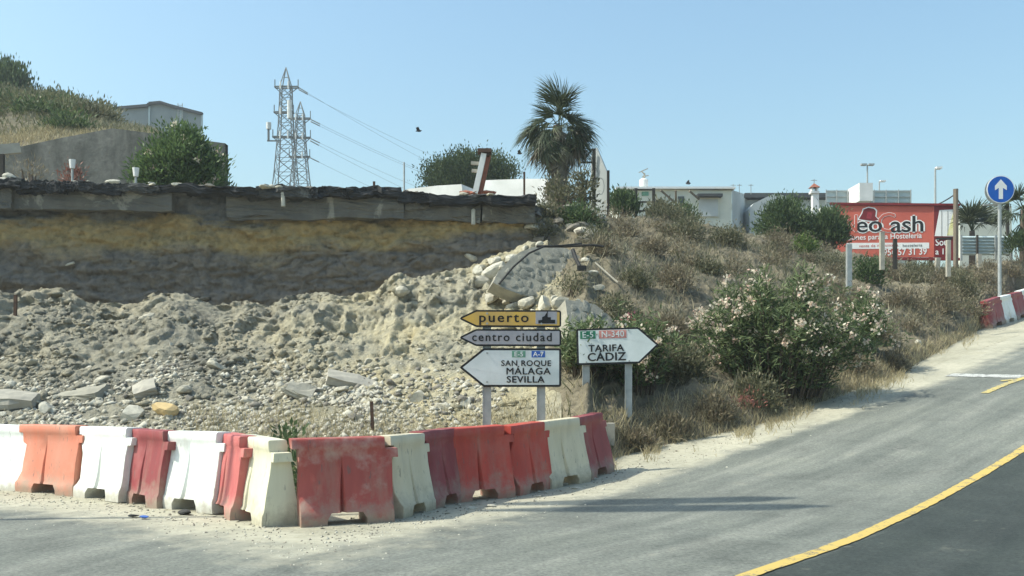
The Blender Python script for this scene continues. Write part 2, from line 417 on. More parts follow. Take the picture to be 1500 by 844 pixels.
def barrier_mat(name, c, c2, dirt=(.30, .265, .2), fade=(.62, .55, .47), famt=.35):
    """sun-bleached plastic with mud at the foot"""
    m, nt, N, L, B = nodes_of(name)
    tc = N.new("ShaderNodeTexCoord"); oi = N.new("ShaderNodeObjectInfo")
    ad = N.new("ShaderNodeVectorMath"); ad.operation = 'ADD'; L.new(tc.outputs["Object"], ad.inputs[0])
    mulr = mth(N, L, 'MULTIPLY', oi.outputs["Random"], 40); cmb = N.new("ShaderNodeCombineXYZ"); L.new(mulr, cmb.inputs[0]); L.new(cmb.outputs[0], ad.inputs[1])
    mp = N.new("ShaderNodeMapping"); mp.inputs["Scale"].default_value = (3.5, 3.5, .6); L.new(ad.outputs[0], mp.inputs[0])
    n1 = noise(N, L, 1.4, 6, .65, mp.outputs[0]); n2 = noise(N, L, 4.5, 8, .7, ad.outputs[0]); n3 = noise(N, L, 2.0, 5, .6, ad.outputs[0])
    base = ramp(N, [(.3, c), (.68, c2)]); L.new(n1.outputs[0], base.inputs[0])
    col = mixc(N, L, mth(N, L, 'MULTIPLY', mapr(N, L, n3.outputs[0], .52, .72), famt), base.outputs[0], fade)
    sx = N.new("ShaderNodeSeparateXYZ"); L.new(tc.outputs["Object"], sx.inputs[0])
    low = mapr(N, L, sx.outputs[2], .50, .02)
    n4 = noise(N, L, 1.1, 5, .65, mp.outputs[0])
    dm = mth(N, L, 'ADD', mth(N, L, 'MULTIPLY', low, 1.0), mapr(N, L, n2.outputs[0], .3, .75, -.42, .4))
    col = mixc(N, L, mapr(N, L, dm, .3, .95, 0, .8), col, dirt)
    col = mixc(N, L, mapr(N, L, n4.outputs[0], .52, .72, 0, .38), col, dirt)                       # rain streaks
    n5 = noise(N, L, 9, 3, .5, mp.outputs[0]); col = mixc(N, L, mapr(N, L, n5.outputs[0], .66, .70, 0, .5), col, (.12, .11, .1))   # scrapes
    L.new(col, B.inputs["Base Color"]); B.inputs["Roughness"].default_value = .55; B.inputs["Specular IOR Level"].default_value = .3
    B.inputs["Subsurface Weight"].default_value = 0.0
    bump(N, L, B, n2.outputs[0], .25, .02)
    return m
M['rubble'] = rubble_mat(); M['cliff'] = cliff_mat(); M['hill'] = hill_mat(); M['ground'] = ground_mat(); M['road'] = road_mat()
M['yellow_line'] = line_mat('yellow_road_paint', (.52, .37, .10), (.13, .125, .11), .37)
M['white_line'] = line_mat('white_road_paint', (.5, .5, .46), (.2, .2, .185), .42)
M['old_yellow'] = line_mat('faded_yellow_paint', (.5, .40, .14), (.2, .195, .17), .40)
BM = {
 'white': barrier_mat('white_plastic', (.80, .82, .78), (.72, .74, .69), famt=0, dirt=(.42, .38, .30)),
 'cream': barrier_mat('cream_plastic', (.72, .69, .52), (.62, .59, .43), famt=0),
 'ivory': barrier_mat('ivory_plastic', (.58, .51, .35), (.66, .59, .43), famt=.1),
 'orange': barrier_mat('orange_plastic', (.62, .20, .12), (.58, .25, .17), famt=.45, fade=(.75, .42, .3)),
 'maroon': barrier_mat('maroon_plastic', (.30, .06, .062), (.23, .05, .053), famt=.3, fade=(.5, .25, .23)),
 'pink': barrier_mat('faded_red_plastic', (.55, .16, .14), (.42, .1, .1), famt=.5, fade=(.66, .36, .3)),
 'red': barrier_mat('red_plastic', (.40, .09, .072), (.30, .068, .056), famt=.85, fade=(.52, .40, .34)),
 'scarlet': barrier_mat('scarlet_plastic', (.52, .075, .05), (.38, .06, .045), famt=.35, fade=(.42, .2, .15)),
}

# ------------------------------------------------------------------ ground and road
def zg(X, Y):
    t = (X - 1.7) * .637 + (Y - 16.2) * .771
    k = 1.5
    z = .158 * k * np.logaddexp(0, t / k)
    return -np.logaddexp(-z / .35, -5.0 / .35) * .35 + np.logaddexp(0, -5.0 / .35) * .35

def on_ground(px, py):
    lo, hi = 2.0, 80.0
    ys = np.linspace(lo, hi, 6000)
    X = (px - CX) / F * ys
    d = (CZ + (HY - py) / F * ys) - zg(X, ys)
    i = np.argmax(d < 0) if (d < 0).any() else len(ys) - 1
    return Vector((float(X[i]), float(ys[i]), float(zg(X[i], ys[i]))))

def gridmesh(xs, ys, zf):
    XX, YY = np.meshgrid(xs, ys); V = np.stack([XX.ravel(), YY.ravel(), np.zeros(XX.size)], 1); V[:, 2] = zf(V[:, 0], V[:, 1])
    nx, ny = len(xs), len(ys)
    i = np.arange(nx * ny).reshape(ny, nx)
    Fq = np.stack([i[:-1, :-1].ravel(), i[:-1, 1:].ravel(), i[1:, 1:].ravel(), i[1:, :-1].ravel()], 1)
    return V, Fq

near = np.arange(-24, 30.01, .22)
xs = np.concatenate([[-900, -300, -120, -60, -35], near, [36, 50, 80, 150, 400, 900]])
ysn = np.concatenate([[-300, -80, -30, -12, -4, 0], np.arange(2, 40.01, .22), [44, 55, 80, 150, 400, 1200]])
V, Fq = gridmesh(xs, ysn, zg)
inn = (np.abs(V[:, 0]) < 26) & (V[:, 1] > 2) & (V[:, 1] < 40)
V[inn, 2] += .02 * fbm(V[inn], 1.2, 4, 3) - .012
tag(build('ground', V, Fq, M['ground'], smooth=True), kind='structure')

EDGE = [(-400, 720), (-60, 742), (60, 752), (200, 772), (330, 800), (430, 822), (520, 806), (620, 782), (750, 757), (900, 722), (1000, 690), (1100, 655), (1200, 622), (1300, 590), (1400, 552), (1450, 530), (1500, 508), (1600, 470), (1750, 430)]
ep = np.array([on_ground(*p) for p in EDGE])
ed = np.concatenate([ep[i] + (ep[i + 1] - ep[i]) * np.linspace(0, 1, 40)[:, None] for i in range(len(ep) - 1)])
YL = [(1040, 870), (1100, 842), (1180, 817), (1250, 791), (1300, 768), (1350, 744), (1400, 717), (1450, 689), (1500, 658), (1600, 590), (1700, 530), (1800, 480)]
yl = np.array([on_ground(*p) for p in YL])
Vr, Fr = gridmesh(np.arange(-26, 34, .2), np.arange(-3, 42, .2), zg)
d = np.min(np.linalg.norm(Vr[:, None, :2] - ed[None, ::4, :2], axis=2), axis=1)
px = CX + F * Vr[:, 0] / np.maximum(Vr[:, 1], .5); py = HY + F * (CZ - Vr[:, 2]) / np.maximum(Vr[:, 1], .5)
inside = (py > np.interp(px, [p[0] for p in EDGE], [p[1] for p in EDGE])) | (Vr[:, 1] < 3)
sd_ = np.where(inside, d, -d)
fresh = np.where((Vr[:, 1] < 1.5), 1.0, np.clip((py - np.interp(px, [p[0] for p in YL], [p[1] for p in YL], left=1e4)) / 8 + .5, 0, 1))
width = np.interp(px, [0, 200, 430, 700, 900, 1200, 1500], [.5, .8, .9, .75, .32, .36, .55])
dust = np.clip(.55 - sd_ / width * .5, 0, 1.25)
Vr[:, 2] += .006 + np.clip(sd_, -1, 0) * .012
keep = (sd_ > -1.2)[Fr].all(axis=1)
Fr = Fr[keep]; used = np.unique(Fr); remap = np.zeros(len(Vr), int); remap[used] = np.arange(len(used))
lane = np.min(np.linalg.norm(Vr[:, None, :2] - np.concatenate([yl[i, :2] + (yl[i + 1, :2] - yl[i, :2]) * np.linspace(0, 1, 12)[:, None] for i in range(len(yl) - 1)])[None], axis=2), axis=1)
along = Vr[:, 0] * .637 + Vr[:, 1] * .771
tag(build('road', Vr[used], remap[Fr], M['road'], smooth=True, attrs={'dust': dust[used], 'fresh': fresh[used], 'lane': lane[used], 'along': along[used]}), kind='structure')

def ribbon(name, pts, w, m, lift=.016, n=24, jag=0.0):
    pts = np.array(pts)[:, :2]
    seg = np.linalg.norm(np.diff(pts, axis=0), axis=1); s = np.concatenate([[0], np.cumsum(seg)])
    t = np.linspace(0, s[-1], n * (len(pts) - 1))
    c = np.stack([np.interp(t, s, pts[:, 0]), np.interp(t, s, pts[:, 1])], 1)
    for _ in range(30): c[1:-1] = (c[:-2] + 2 * c[1:-1] + c[2:]) / 4
    dr = np.gradient(c, axis=0); dr /= np.linalg.norm(dr, axis=1)[:, None]; nr = np.stack([-dr[:, 1], dr[:, 0]], 1)
    r1 = w / 2 * (1 + jag * rng.uniform(-1, 1, len(c))); r2 = w / 2 * (1 + jag * rng.uniform(-1, 1, len(c)))
    a = c + nr * r1[:, None]; b = c - nr * r2[:, None]
    V = np.concatenate([a, c, b]); V = np.column_stack([V, zg(V[:, 0], V[:, 1]) + lift]); k = len(c)
    Fq = [(i, i + 1, i + 1 + k, i + k) for i in range(k - 1)] + [(i + k, i + 1 + k, i + 1 + 2 * k, i + 2 * k) for i in range(k - 1)]
    return tag(build(name, V, np.array(Fq), m), kind='structure')
ribbon('yellow_road_line', yl, .145, M['yellow_line'], jag=.10)
ribbon('white_stop_line', [on_ground(1390, 550), on_ground(1450, 551.5), on_ground(1560, 554)], .42, M['white_line'], jag=.1)
ribbon('faded_yellow_dash', [on_ground(1442, 577), on_ground(1470, 565), on_ground(1520, 547)], .16, M['old_yellow'], .018, jag=.2)
ribbon('faded_yellow_dash', [on_ground(1466, 559), on_ground(1490, 557), on_ground(1540, 553)], .14, M['old_yellow'], .020, jag=.2)

# ------------------------------------------------------------------ cut bank: rubble slope, cliff, hillside, upper plateau (one continuous surface split into four)
def tab(px, rows): return np.interp(px, [r[0] for r in rows], [r[1] for r in rows])
PXK = np.arange(-420, 1901, 20.0)
base_py = [(900, 672), (960, 655), (1040, 640), (1100, 627), (1180, 596), (1290, 562), (1340, 535), (1400, 503), (1430, 487), (1450, 474), (1500, 452), (1600, 425), (1900, 390)]
foot_py = [(-400, 430), (0, 432), (50, 436), (110, 440), (130, 458), (180, 458), (205, 450), (240, 436), (290, 442), (310, 456), (400, 456), (440, 443), (480, 440), (520, 446), (560, 436), (580, 416), (640, 404), (700, 398), (720, 385), (770, 368), (800, 352)]
top_py = [(-400, 262), (0, 268), (200, 272), (400, 278), (600, 285), (740, 291), (775, 297), (800, 305), (860, 313), (900, 320), (960, 327), (1000, 332), (1100, 347), (1200, 366), (1300, 392), (1400, 400), (1450, 394), (1500, 380), (1600, 350), (1900, 320)]
top_Y = [(-400, 24.5), (0, 26), (770, 28), (800, 29), (860, 31), (900, 32), (1000, 35), (1100, 38), (1200, 40), (1300, 41), (1400, 39), (1450, 37), (1500, 37.5), (1600, 40), (1900, 44)]
def zat(py, Y): return CZ + (HY - py) / F * Y
keys = []
for p in PXK:
    if p < 880:
        b = Vector(((p - CX) / F * 16.0, 16.0 if p > 300 else 16.5, 0)); b.z = float(zg(b.x, b.y)) - .06
    else:
        b = on_ground(p, tab(p, base_py)); b.z -= .06
    tY = tab(p, top_Y); tz = zat(tab(p, top_py), tY)
    fr = [.07, .24, .42, .60, .76, .9]
    right = [(b.y + (tY - b.y) * f, b.z + (tz - b.z) * (f + .10 * math.sin(f * math.pi))) for f in fr]
    fz_ = zat(tab(p, foot_py), tY - .3)
    cr = zat(tab(p, foot_py), tY - 1.15)
    left = [(18.2, zat(626, 18.2)), (21.7, zat(574 + (tab(p, foot_py) - 574) * .27, 21.7)), (tY - 1.15, cr), (tY - .1, cr - .22),
            (tY + .15, fz_ + (tz - fz_) * .48), (tY + .28, fz_ + (tz - fz_) * .8)]
    w = np.clip((p - 765) / 125.0, 0, 1); w = w * w * (3 - 2 * w)
    mid = [(l[0] * (1 - w) + r[0] * w, l[1] * (1 - w) + r[1] * w) for l, r in zip(left, right)]
    pl = [(tY + 3, tz + .1), (tY + 25, max(tz, 6.5) + .4), (tY + 120, 8.0), (tY + 900, 8.0)]
    keys.append([(b.y, b.z)] + mid + [(tY, tz)] + pl)
keys = np.array(keys)                                     # (cols, 12, 2)
# smooth across columns a little
cols = np.concatenate([np.arange(-420, -20, 12), np.arange(-20, 1520, 2.6), np.arange(1520, 1901, 12)])
rowpos = [0, 1, 2, 3, 4, 5, 6, 7, 8, 9, 10, 11]
sub = [7, 30, 72, 18, 46, 24, 12, 8, 3, 3, 2]
rs = np.concatenate([np.linspace(i, i + 1, n, endpoint=False) for i, n in enumerate(sub)] + [[11]])
nc, nr_ = len(cols), len(rs)
K2 = np.zeros((nc, 12, 2))
for k in range(12):
    for a in range(2): K2[:, k, a] = np.interp(cols, PXK, keys[:, k, a])
G = np.zeros((nc, nr_, 3))
for j, r in enumerate(rs):
    i = min(int(r), 10); f = r - i
    yz = K2[:, i] * (1 - f) + K2[:, i + 1] * f
    G[:, j, 0] = (cols - CX) / F * yz[:, 0]; G[:, j, 1] = yz[:, 0]; G[:, j, 2] = yz[:, 1]
# zone weights
cc, rr = np.meshgrid(cols, rs, indexing='ij')
wr = np.clip((cc - 775) / 100, 0, 1)
cliffw = np.clip((rr - 3.9) / .3, 0, 1) * np.clip((7.02 - rr) / .3, 0, 1) * (1 - wr)
rubw = np.clip((rr - .6) / .8, 0, 1) * np.clip((4.1 - rr) / .5, 0, 1) * (1 - wr)
hillw = np.clip((rr - .2) / .6, 0, 1) * np.clip((8 - rr) / .8, 0, 1) * wr
pts = G.reshape(-1, 3)
hgt = np.interp(rr, [4, 5, 6, 7], [-.08, .48, .8, 1])
lump = fbm(pts * [1, 1, .8], .55, 5, 11, True); big = fbm(pts, .28, 3, 5); fine = fbm(pts, 2.6, 4, 21, True); mid_ = fbm(pts, 1.2, 3, 31)
strata = fbm(pts * [.25, .25, 2.2], 1.0, 3, 41); blk = fbm(pts * [1, 1, 1.4], .9, 3, 51)
up = np.clip((rr - 1.7) / .9, 0, 1)
vf = fbm(pts, 5.5, 3, 81, True); gul = fbm(pts * [1.6, 1.0, .35], 1.0, 3, 91, True)
ru = (.22 + .78 * up.ravel() * np.clip(.75 + .9 * fbm(pts, .35, 2, 97), .3, 1.2))
dz = rubw.ravel() * (.30 * big + .15 * lump * ru + .10 * fine * ru + .06 * mid_ + .05 * vf)
dy = -rubw.ravel() * (.16 * lump * ru + .07 * fine * ru + .03 * vf + .38 * gul * up.ravel())
dy += cliffw.ravel() * (.09 * strata + .18 * blk + .10 * fine + .05 * vf + .18 * fbm(pts, .3, 2, 61))
dz += hillw.ravel() * (.35 * big + .22 * mid_ + .14 * fine + .06 * vf); dy += hillw.ravel() * .2 * lump
pts[:, 1] += dy; pts[:, 2] += dz
wv1, we1 = worley(pts * [1.5, 1.5, 1.9] + .35 * mid_[:, None], 3); wv2, we2 = worley(pts * [3.4, 3.4, 4.2] + .25 * fine[:, None], 5); wc, wce = worley(pts * [.8, .8, 2.3] + .4 * mid_[:, None], 8)
blocky = .13 * wv1 * np.clip(we1 * 5, 0, 1) + .07 * wv2 * np.clip(we2 * 4, 0, 1) - .10 * np.clip(1 - we1 * 7, 0, 1) - .045 * np.clip(1 - we2 * 6, 0, 1)
pts[:, 2] += rubw.ravel() * blocky * .45 * (ru + .12); pts[:, 1] -= rubw.ravel() * blocky * .75 * (ru + .1)
wc2, wce2 = worley(pts * [2.2, 2.2, 5.5] + .3 * fine[:, None], 12)
pts[:, 1] += cliffw.ravel() * (-.06 * wc * np.clip(wce * 6, 0, 1) + .05 * np.clip(1 - wce * 8, 0, 1) - .055 * wc2 + .03 * np.clip(1 - wce2 * 7, 0, 1))
idx = np.arange(nc * nr_).reshape(nc, nr_)
Q = np.stack([idx[:-1, :-1], idx[1:, :-1], idx[1:, 1:], idx[:-1, 1:]], -1)      # (nc-1, nr-1, 4)
cq = (cols[:-1] + cols[1:]) / 2; rq = (rs[:-1] + rs[1:]) / 2
CQ, RQ = np.meshgrid(cq, rq, indexing='ij')
CQn = CQ + 14 * vnoise(np.stack([CQ.ravel() * .05, RQ.ravel() * 3, RQ.ravel() * 0], 1), 9).reshape(CQ.shape)
zone = np.where(RQ > 7.0, 3, np.where(CQn > 812, 2, np.where(RQ > 3.97, 1, 0)))
TERR = {}
for z, nm, m in ((0, 'rubble_slope', 'rubble'), (1, 'cliff_face', 'cliff'), (2, 'hillside', 'hill'), (3, 'plateau', 'hill')):
    q = Q[zone == z]; used = np.unique(q); rm = np.zeros(nc * nr_, int); rm[used] = np.arange(len(used))
    TERR[nm] = tag(build(nm, pts[used], rm[q], M[m], smooth=True, attrs={'hgt': hgt.ravel()[used]}), kind='structure')
TB = BVHTree.FromPolygons([tuple(p) for p in pts], [tuple(x) for x in Q.reshape(-1, 4).tolist()])
def hit(px, py, fallback=30.0):
    d = Vector(((px - CX) / F, 1, (HY - py) / F)).normalized()
    h = TB.ray_cast(Vector((0, 0, CZ)), d, 200)
    if h[0] is None:
        p = P(px, py, fallback); return p, Vector((0, -.5, .86))
    n = h[1]
    if n.z < 0: n = -n
    return h[0], n
def ground_z(x, y):
    h = TB.ray_cast(Vector((x, y, 60)), Vector((0, 0, -1)), 200)
    zt = h[0].z if h[0] is not None else -9
    return max(zt, float(zg(np.float64(x), np.float64(y))))

# ------------------------------------------------------------------ pavement slabs along the cliff edge
def rough_block(size, seed, n=2, amp=.08):
    bm = bmesh.new(); bmesh.ops.create_cube(bm, size=1.0)
    bmesh.ops.subdivide_edges(bm, edges=bm.edges[:], cuts=n, use_grid_fill=True)
    v = np.array([x.co for x in bm.verts]); s = np.array(size); v = v * s
    off = np.stack([fbm(v, 2.2, 2, seed + k * 7) for k in range(3)], 1)
    v = v + off * amp * np.array((.6, 1.0, 1.0))
    wv_, we_ = worley(v * [1.7, 1.3, 2.6] + seed * 3.7, seed % 50); jr = np.random.default_rng(seed)
    v = v + np.stack([wv_ * 0, wv_ * amp * .8, wv_ * amp * .35], 1) + jr.normal(size=v.shape) * amp * np.array((.05, .12, .16))
    for x, c in zip(bm.verts, v): x.co = c
    f = [[q.index for q in p.verts] for p in bm.faces]; bm.free()
    return v, f
cliff = TERR['cliff_face']
px_ = -60.0; k = 0
def patchy(name, c1, c2, pale, thr):
    m, nt, N, L, B = nodes_of(name)
    n1 = noise(N, L, 2.2, 6); n2 = noise(N, L, .9, 7, .65, dist=.6); n3 = noise(N, L, 12, 6, .7)
    r0 = ramp(N, [(.35, c1), (.65, c2)]); L.new(n1.outputs[0], r0.inputs[0])
    L.new(mixc(N, L, mapr(N, L, n2.outputs[0], thr, thr + .05, 0, .8), r0.outputs[0], pale), B.inputs["Base Color"])
    B.inputs["Roughness"].default_value = .97; B.inputs["Specular IOR Level"].default_value = .1; bump(N, L, B, n3.outputs[0], .8, .03)
    return m
M['mortar_dark'] = patchy('grey_subbase', (.16, .152, .13), (.115, .111, .098), (.31, .295, .245), .55)
M['asphalt_grey'] = patchy('dusty_asphalt', (.10, .10, .095), (.06, .06, .058), (.25, .245, .215), .57)
M['asphalt_old'] = patchy('broken_asphalt', (.06, .06, .06), (.04, .04, .041), (.16, .16, .145), .60)
while px_ < 765:
    wpx = min(random.choice((26, 50, 70, 95, 130, 170)) * random.uniform(.8, 1.2), 781 - px_); y0 = tab(px_ + wpx / 2, top_Y); c = P(px_ + wpx / 2, tab(px_ + wpx / 2, top_py), y0)
    wm = wpx / F * y0 * random.uniform(1.0, 1.08); th = random.uniform(.20, .36)
    v, f = rough_block((wm, 1.3, th), 100 + k, 13, .11)
    a = random.uniform(-.02, .02); b = random.uniform(-.12, .02)
    rot = Matrix.Rotation(math.atan2(2.0, 15) + random.uniform(-.04, .06), 3, 'Z') @ Matrix.Rotation(a, 3, 'Y') @ Matrix.Rotation(b, 3, 'X')
    v = v @ np.array(rot).T + np.array(c) + np.array((0, .50 + random.uniform(-.07, .10), -th / 2 + .04 + random.uniform(-.02, .02)))
    build('pavement_slab', v, f, M[random.choices(('asphalt_old', 'asphalt_grey', 'mortar_dark'), (.62, .26, .12))[0]], cliff, smooth=False)
    px_ += wpx * random.uniform(.92, 1.06); k += 1
# sub-base layer below the asphalt, cracked through and missing in places
px_ = -60.0
while px_ < 778:
    wpx = random.uniform(60, 260); wpx = min(wpx, 782 - px_)
    if wpx < 12: break
    if random.random() < .84:
        y0 = tab(px_ + wpx / 2, top_Y); c = P(px_ + wpx / 2, tab(px_ + wpx / 2, top_py), y0); wm = wpx / F * y0 * .985; th = random.uniform(.5, .72)
        v, f = rough_block((wm, .9, th), 300 + k, 15, .06)
        rot = Matrix.Rotation(math.atan2(2.0, 15) + random.uniform(-.03, .05), 3, 'Z') @ Matrix.Rotation(random.uniform(-.03, .03), 3, 'Y')
        v = v @ np.array(rot).T + np.array(c) + np.array((0, .53 + random.uniform(-.04, .06), -.14 - th / 2))
        build('subbase_block', v, f, M['mortar_dark'], cliff)
    px_ += wpx; k += 1
# ------------------------------------------------------------------ rubble stones and debris
def rock_mesh(seed, sub=1, flat=1.0):
    bm = bmesh.new(); bmesh.ops.create_icosphere(bm, subdivisions=sub, radius=.5)
    v = np.array([x.co for x in bm.verts])
    r = np.random.default_rng(seed)
    for _ in range(6):                                     # chop facets
        n = r.normal(size=3); n /= np.linalg.norm(n); dd = r.uniform(.22, .4)
        ex = np.maximum(v @ n - dd, 0); v = v - ex[:, None] * n
    v *= np.array([r.uniform(.9, 1.5), r.uniform(.7, 1.1), r.uniform(.55, .9) * flat])
    f = [[q.index for q in p.verts] for p in bm.faces]; bm.free()
    me = bpy.data.meshes.new('loose_stone'); me.from_pydata(v.tolist(), [], f); me.update()
    return me
rocks = {m: [rock_mesh(s + h * 50, 2) for s in range(5)] for h, m in enumerate(('stone', 'stone_pale', 'stone_dark'))}
for m, ms in rocks.items():
    for me in ms: me.materials.append(M[m])
def put_rock(px, py, size_px, kind='stone', label=None, name='loose_stone', cat='stone', group=None, me=None, sink=.3):
    p, n = hit(px, py)
    s = size_px / F * p.y
    o = bpy.data.objects.new(name, me or random.choice(rocks[kind])); COL.objects.link(o)
    o.rotation_euler = (random.uniform(-.5, .5), random.uniform(-.5, .5), random.uniform(0, 6.28)); o.scale = (s, s, s)
    o.location = p + Vector((0, 0, s * .25 * (1 - sink)))
    return tag(o, label, cat, group)
LAB = {'stone': 'loose grey-beige stone lying on the rubble slope below the cliff', 'stone_pale': 'loose pale cream stone lying on the rubble slope below the cliff', 'stone_dark': 'loose dark grey stone lying on the rubble slope below the cliff'}
n = 0
while n < 235:
    px0 = random.uniform(-10, 690); yb = 622; yt = tab(px0, [(0, 545), (200, 560), (330, 530), (480, 540), (690, 560)])
    py0 = yb - abs(random.gauss(0, .55)) * (yb - yt)
    if py0 < tab(px0, foot_py) + 12: continue
    if px0 > 560 and random.random() < .55: continue
    kd = random.choices(('stone', 'stone_pale', 'stone_dark'), (.55, .25, .2))[0]
    put_rock(px0, py0, min(30, random.lognormvariate(2.2, .42)), kd, LAB[kd], group='loose stones on the rubble slope')
    n += 1
for px0, py0, s, kd in ((622, 545, 16, 'stone'), (683, 595, 20, 'stone_pale'), (590, 432, 26, 'stone'), (700, 400, 22, 'stone_pale'), (730, 385, 20, 'stone_pale'), (660, 412, 15, 'stone'), (300, 440, 18, 'stone_dark'), (215, 470, 20, 'stone'), (150, 560, 22, 'stone')):
    put_rock(px0, py0, s, kd, LAB[kd], group='loose stones on the rubble slope')
rk = rock_mesh(77, 2); rk.materials.append(M['stone_yellow'])
put_rock(240, 609, 44, label='yellow ochre boulder at the foot of the rubble slope behind the barriers', name='boulder', cat='boulder', me=rk, sink=.2)
rk2 = rock_mesh(78, 2); rk2.materials.append(M['stone_pale'])
put_rock(192, 613, 34, label='cream boulder left of the yellow boulder, behind the third white barrier', name='boulder', cat='boulder', me=rk2, sink=.3)
def slab(px, py, wpx, hpx, rollv, label, m='conc_light', tilt=.35, dep=.5, yaw=0.0):
    p, n_ = hit(px, py); w = wpx / F * p.y; t = hpx / F * p.y
    t0 = thing('concrete_slab', label, 'slab', p, 0, 'broken concrete slabs on the rubble')
    v, f = rough_block((w, dep, t), int(px), 3, .05)
    rot = Matrix.Rotation(yaw, 3, 'Z') @ Matrix.Rotation(rollv, 3, 'Y') @ Matrix.Rotation(tilt, 3, 'X')
    build('slab', v @ np.array(rot).T + np.array((0, -.05, .08)), f, M[m], t0, local=True)
slab(22, 592, 58, 13, .05, 'long pale concrete slab at the far left end of the rubble', yaw=.1)
slab(120, 582, 70, 10, -.12, 'thin grey concrete slab lying tilted left of the small square block', 'mortar', yaw=-.2)
slab(214, 577, 32, 12, -.3, 'small pale squarish concrete block near the middle of the stones', yaw=.3)
slab(522, 566, 84, 11, .26, 'long concrete beam sloping down to the right below the bank', yaw=.2)
slab(440, 578, 40, 8, .3, 'narrow concrete piece just left of the long sloping beam', 'mortar', yaw=.1)
for i in range(34):                                       # dark crumbled corner between the cliff end and the bank
    px0 = random.uniform(772, 880); put_rock(px0, random.uniform(308, 356), random.uniform(9, 24), random.choice(('stone_dark', 'stone_dark', 'stone')), 'dark broken lump tumbled at the crumbled end of the cliff below the palm', 'broken_lump', 'rubble', 'dark lumps at the crumbled cliff end')
# gravel, uncountable
oct_v = np.array([(1, 0, 0), (-1, 0, 0), (0, 1, 0), (0, -1, 0), (0, 0, 1), (0, 0, -1)], float)
oct_f = np.array([(0, 2, 4), (2, 1, 4), (1, 3, 4), (3, 0, 4), (2, 0, 5), (1, 2, 5), (3, 1, 5), (0, 3, 5)])
def gravel(name, P0, smin, smax, m, seed):
    r = np.random.default_rng(seed); n = len(P0)
    s = r.uniform(smin, smax, n) ** 1.0 * r.uniform(.5, 1, n)
    V = oct_v[None] * (1 + r.uniform(-.4, .4, (n, 6, 3))) * np.stack([s * r.uniform(.7, 1.5, n), s * r.uniform(.7, 1.2, n), s * r.uniform(.5, .9, n)], 1)[:, None, :]
    a = r.uniform(0, 6.28, n); c_, s_ = np.cos(a), np.sin(a)
    x = V[..., 0] * c_[:, None] - V[..., 1] * s_[:, None]; y = V[..., 0] * s_[:, None] + V[..., 1] * c_[:, None]
    V = np.stack([x, y, V[..., 2]], -1) + P0[:, None, :]
    Fq = (oct_f[None] + 6 * np.arange(n)[:, None, None]).reshape(-1, 3)
    return tag(build(name, V.reshape(-1, 3), Fq, M[m]), kind='stuff')
def zone_points(z, n, seed, wfun=None):
    """random points on terrain zone z"""
    r = np.random.default_rng(seed)
    q = Q[zone == z]; pc = CQ[zone == z]; pr = RQ[zone == z]
    a = pts[q]; area = np.linalg.norm(np.cross(a[:, 2] - a[:, 0], a[:, 3] - a[:, 1]), axis=1) / 2
    w = area * (wfun(pc, pr, a.mean(1)) if wfun else 1); w = w / w.sum()
    k = r.choice(len(q), n, p=w); u = r.random(n)[:, None]; v = r.random(n)[:, None]
    A = a[k]; pnt = (A[:, 0] * (1 - u) + A[:, 1] * u) * (1 - v) + (A[:, 3] * (1 - u) + A[:, 2] * u) * v
    return pnt, pc[k], pr[k]
pg, _, _ = zone_points(0, 12500, 3, lambda c, r, a: np.clip(2.25 - r, 0, 1.2) ** 1.5 * np.clip(.45 + vnoise(a * .8, 23), .06, 1) * (c < 740) * np.where(c > 560, .35, 1))
gravel('gravel', pg[:7000], .015, .10, 'stone', 4); gravel('gravel', pg[7000:10000], .015, .12, 'stone_pale', 5); gravel('gravel', pg[10000:], .015, .12, 'stone_dark', 6)
pg, _, _ = zone_points(0, 7000, 13, lambda c, r, a: np.clip(3.25 - r, 0, 1.2) * np.clip(r - .9, 0, 1) * np.where(c < 480, 1, np.where(c < 790, .45, 0)) * np.clip(.35 + vnoise(a * .9, 17), 0, 1))
gravel('earth_clods', pg[:5600], .02, .085, 'rubble', 14); gravel('earth_clods', pg[5600:], .05, .2, 'rubble', 15)
# pebbles on the dusty shoulder
r_ = np.random.default_rng(12); gp = []
for _ in range(3400):
    px0 = r_.uniform(-20, 1400); e = np.interp(px0, [p[0] for p in EDGE], [p[1] for p in EDGE]); py0 = e + r_.normal(-14, 16)
    g = on_ground(px0, py0) if 560 < py0 < 840 else None
    if g is not None: gp.append(g)
gravel('roadside_grit', np.array(gp)[::2], .006, .026, 'stone_pale', 8); gravel('roadside_grit', np.array(gp)[1::2], .006, .022, 'stone_dark', 9)

# ------------------------------------------------------------------ vegetation builders
def leaves(pos, dirs, length, width, r, fold=.15, curl=0.0):
    """rhombic leaves; returns V, F, tint"""
    n = len(pos); dirs = dirs / np.maximum(np.linalg.norm(dirs, axis=1), 1e-6)[:, None]
    rv = r.normal(size=(n, 3)); sx = np.cross(dirs, rv); sx /= np.maximum(np.linalg.norm(sx, axis=1), 1e-6)[:, None]; nn = np.cross(sx, dirs)
    L_ = (length * r.uniform(.65, 1.25, n))[:, None]; W_ = (width * r.uniform(.7, 1.2, n))[:, None]
    a = pos; b = pos + dirs * L_ * .45 + sx * W_ / 2 + nn * W_ * fold; c = pos + dirs * L_ + nn * L_ * curl; d_ = pos + dirs * L_ * .45 - sx * W_ / 2 + nn * W_ * fold
    V = np.stack([a, b, c, d_], 1).reshape(-1, 3)
    Fq = np.arange(4 * n).reshape(n, 4)
    return V, Fq, np.repeat(np.clip(r.normal(.45, .25, n), 0, 1), 4)

